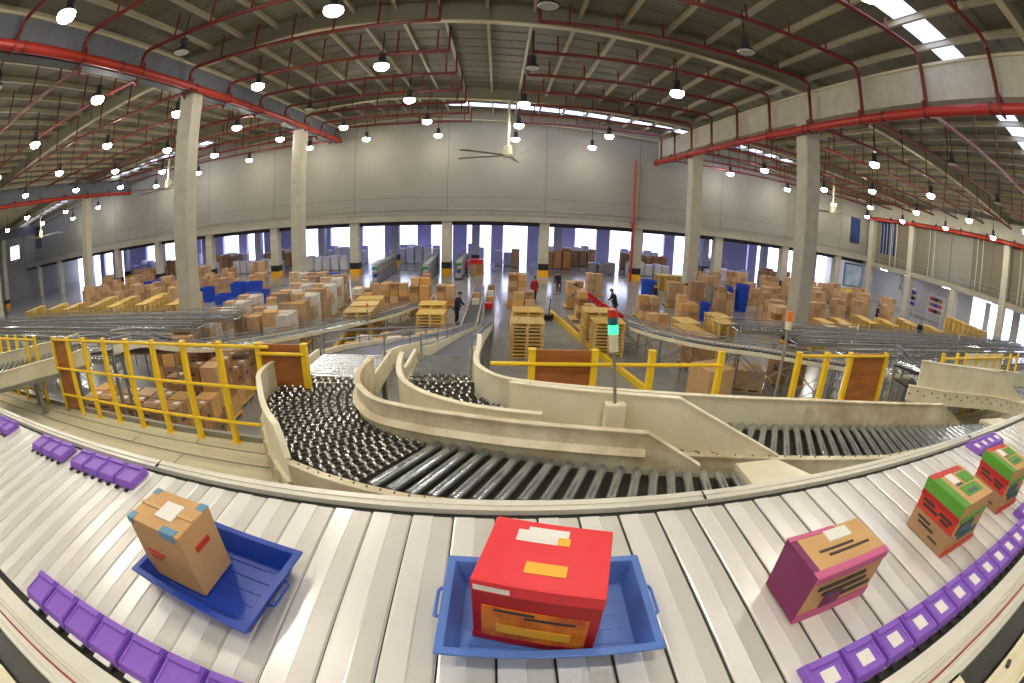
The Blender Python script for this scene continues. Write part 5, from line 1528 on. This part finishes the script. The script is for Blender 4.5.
    for a in range(6):
        el = PI / 2 * (1 - a / 5) - .05
        for i in range(nn):
            th = 2 * PI * i / nn
            low = -.02 if math.sin(th) < .3 else -.42
            e2 = low + (PI / 2 - low) * (1 - a / 5)
            k.v.append((c_.x + .104 * math.cos(e2) * math.cos(th) * .88, c_.y + .010 + .122 * math.cos(e2) * math.sin(th), c_.z + .018 + .112 * math.sin(e2)))
    for a in range(5):
        for i in range(nn): k.f.append((a * nn + i, a * nn + (i + 1) % nn, (a + 1) * nn + (i + 1) % nn, (a + 1) * nn + i)); k.m.append(0)
    k.build('hair', M['hair'], t, True)
    k = MB(); k.add([(c_.x - .014, c_.y - .096, c_.z - .03), (c_.x + .014, c_.y - .096, c_.z - .03), (c_.x, c_.y - .122, c_.z - .026), (c_.x, c_.y - .094, c_.z + .015)], [(0, 2, 1), (0, 3, 2), (1, 2, 3), (0, 1, 3)])
    k.build('nose', M['skin'], t)
    for sg in (-1, 1):
        k = MB(); k.box((c_.x + sg * .032, c_.y - .092, c_.z + .008), (.024, .012, .011)); k.build('eye', M['black'], t)
        k = MB(); k.box((c_.x + sg * .086, c_.y + .01, c_.z - .008), (.016, .032, .055)); k.build('ear', M['skin'], t, bevel=.006)
    k = MB(); k.box((c_.x, c_.y - .088, c_.z - .052), (.044, .014, .009)); k.build('mouth', M['boxred2'], t)
    return t
person(-2.15, 23.6, 1.3, 'person in dark jacket and blue apron standing left of the twin belts', 'navy', lean=.18, armL=(.2, -.42, 1.0), armR=(-.2, -.40, 1.0))
person(5.15, 27.2, 1.1 + PI, 'person in grey jacket working at the red crates', 'greycloth', lean=.3, armL=(.2, -.46, 1.05), armR=(-.16, -.46, 1.05))
person(7.2, 26.0, -1.4, 'person in black leaning over the right side of the crate conveyor', 'blackcloth', lean=.34, armL=(.2, -.44, 1.0), armR=(-.2, -.44, 1.0))
person(2.55, 30.2, .4, 'person in red jacket standing behind the hand pallet truck', 'redcloth', lean=.05, armL=(.24, -.12, .85), armR=(-.24, -.12, .85))
person(4.7, 33.5, -.5, 'person in dark clothes bending beside the blue sheet, before the wall column', 'navy', lean=.45, armL=(.2, -.4, .8), armR=(-.2, -.4, .8))
person(-24.0, 27.4, .8, 'person in black among the cartons right of the far left column', 'blackcloth', lean=.15, armL=(.22, -.3, 1.0), armR=(-.22, -.3, 1.0))
person(34.4, 28.4, .3, 'person in black carrying something red near the notice board', 'blackcloth', lean=.08, armL=(.22, -.25, 1.05), armR=(-.22, -.2, .95))
person(34.2, 22.4, -.9, 'person in black jacket walking by the right pallet stacks', 'blackcloth', lean=.1, step=.22, armL=(.25, -.1, .85), armR=(-.25, .1, .88))
person(-2.9, 41.9, 1.6, 'person in red clothes beside the red crates in the central aisle', 'redcloth', lean=.05, armL=(.24, -.1, .85), armR=(-.24, -.1, .85))
person(10.9, 29.3, 2.0, 'person in dark clothes in front of the large blue bin', 'navy', lean=.1, armL=(.22, -.3, .95), armR=(-.22, -.25, .95))

for o in list(SC.objects):
    for key in ('_w', '_o', '_p'):
        if key in o: del o[key]
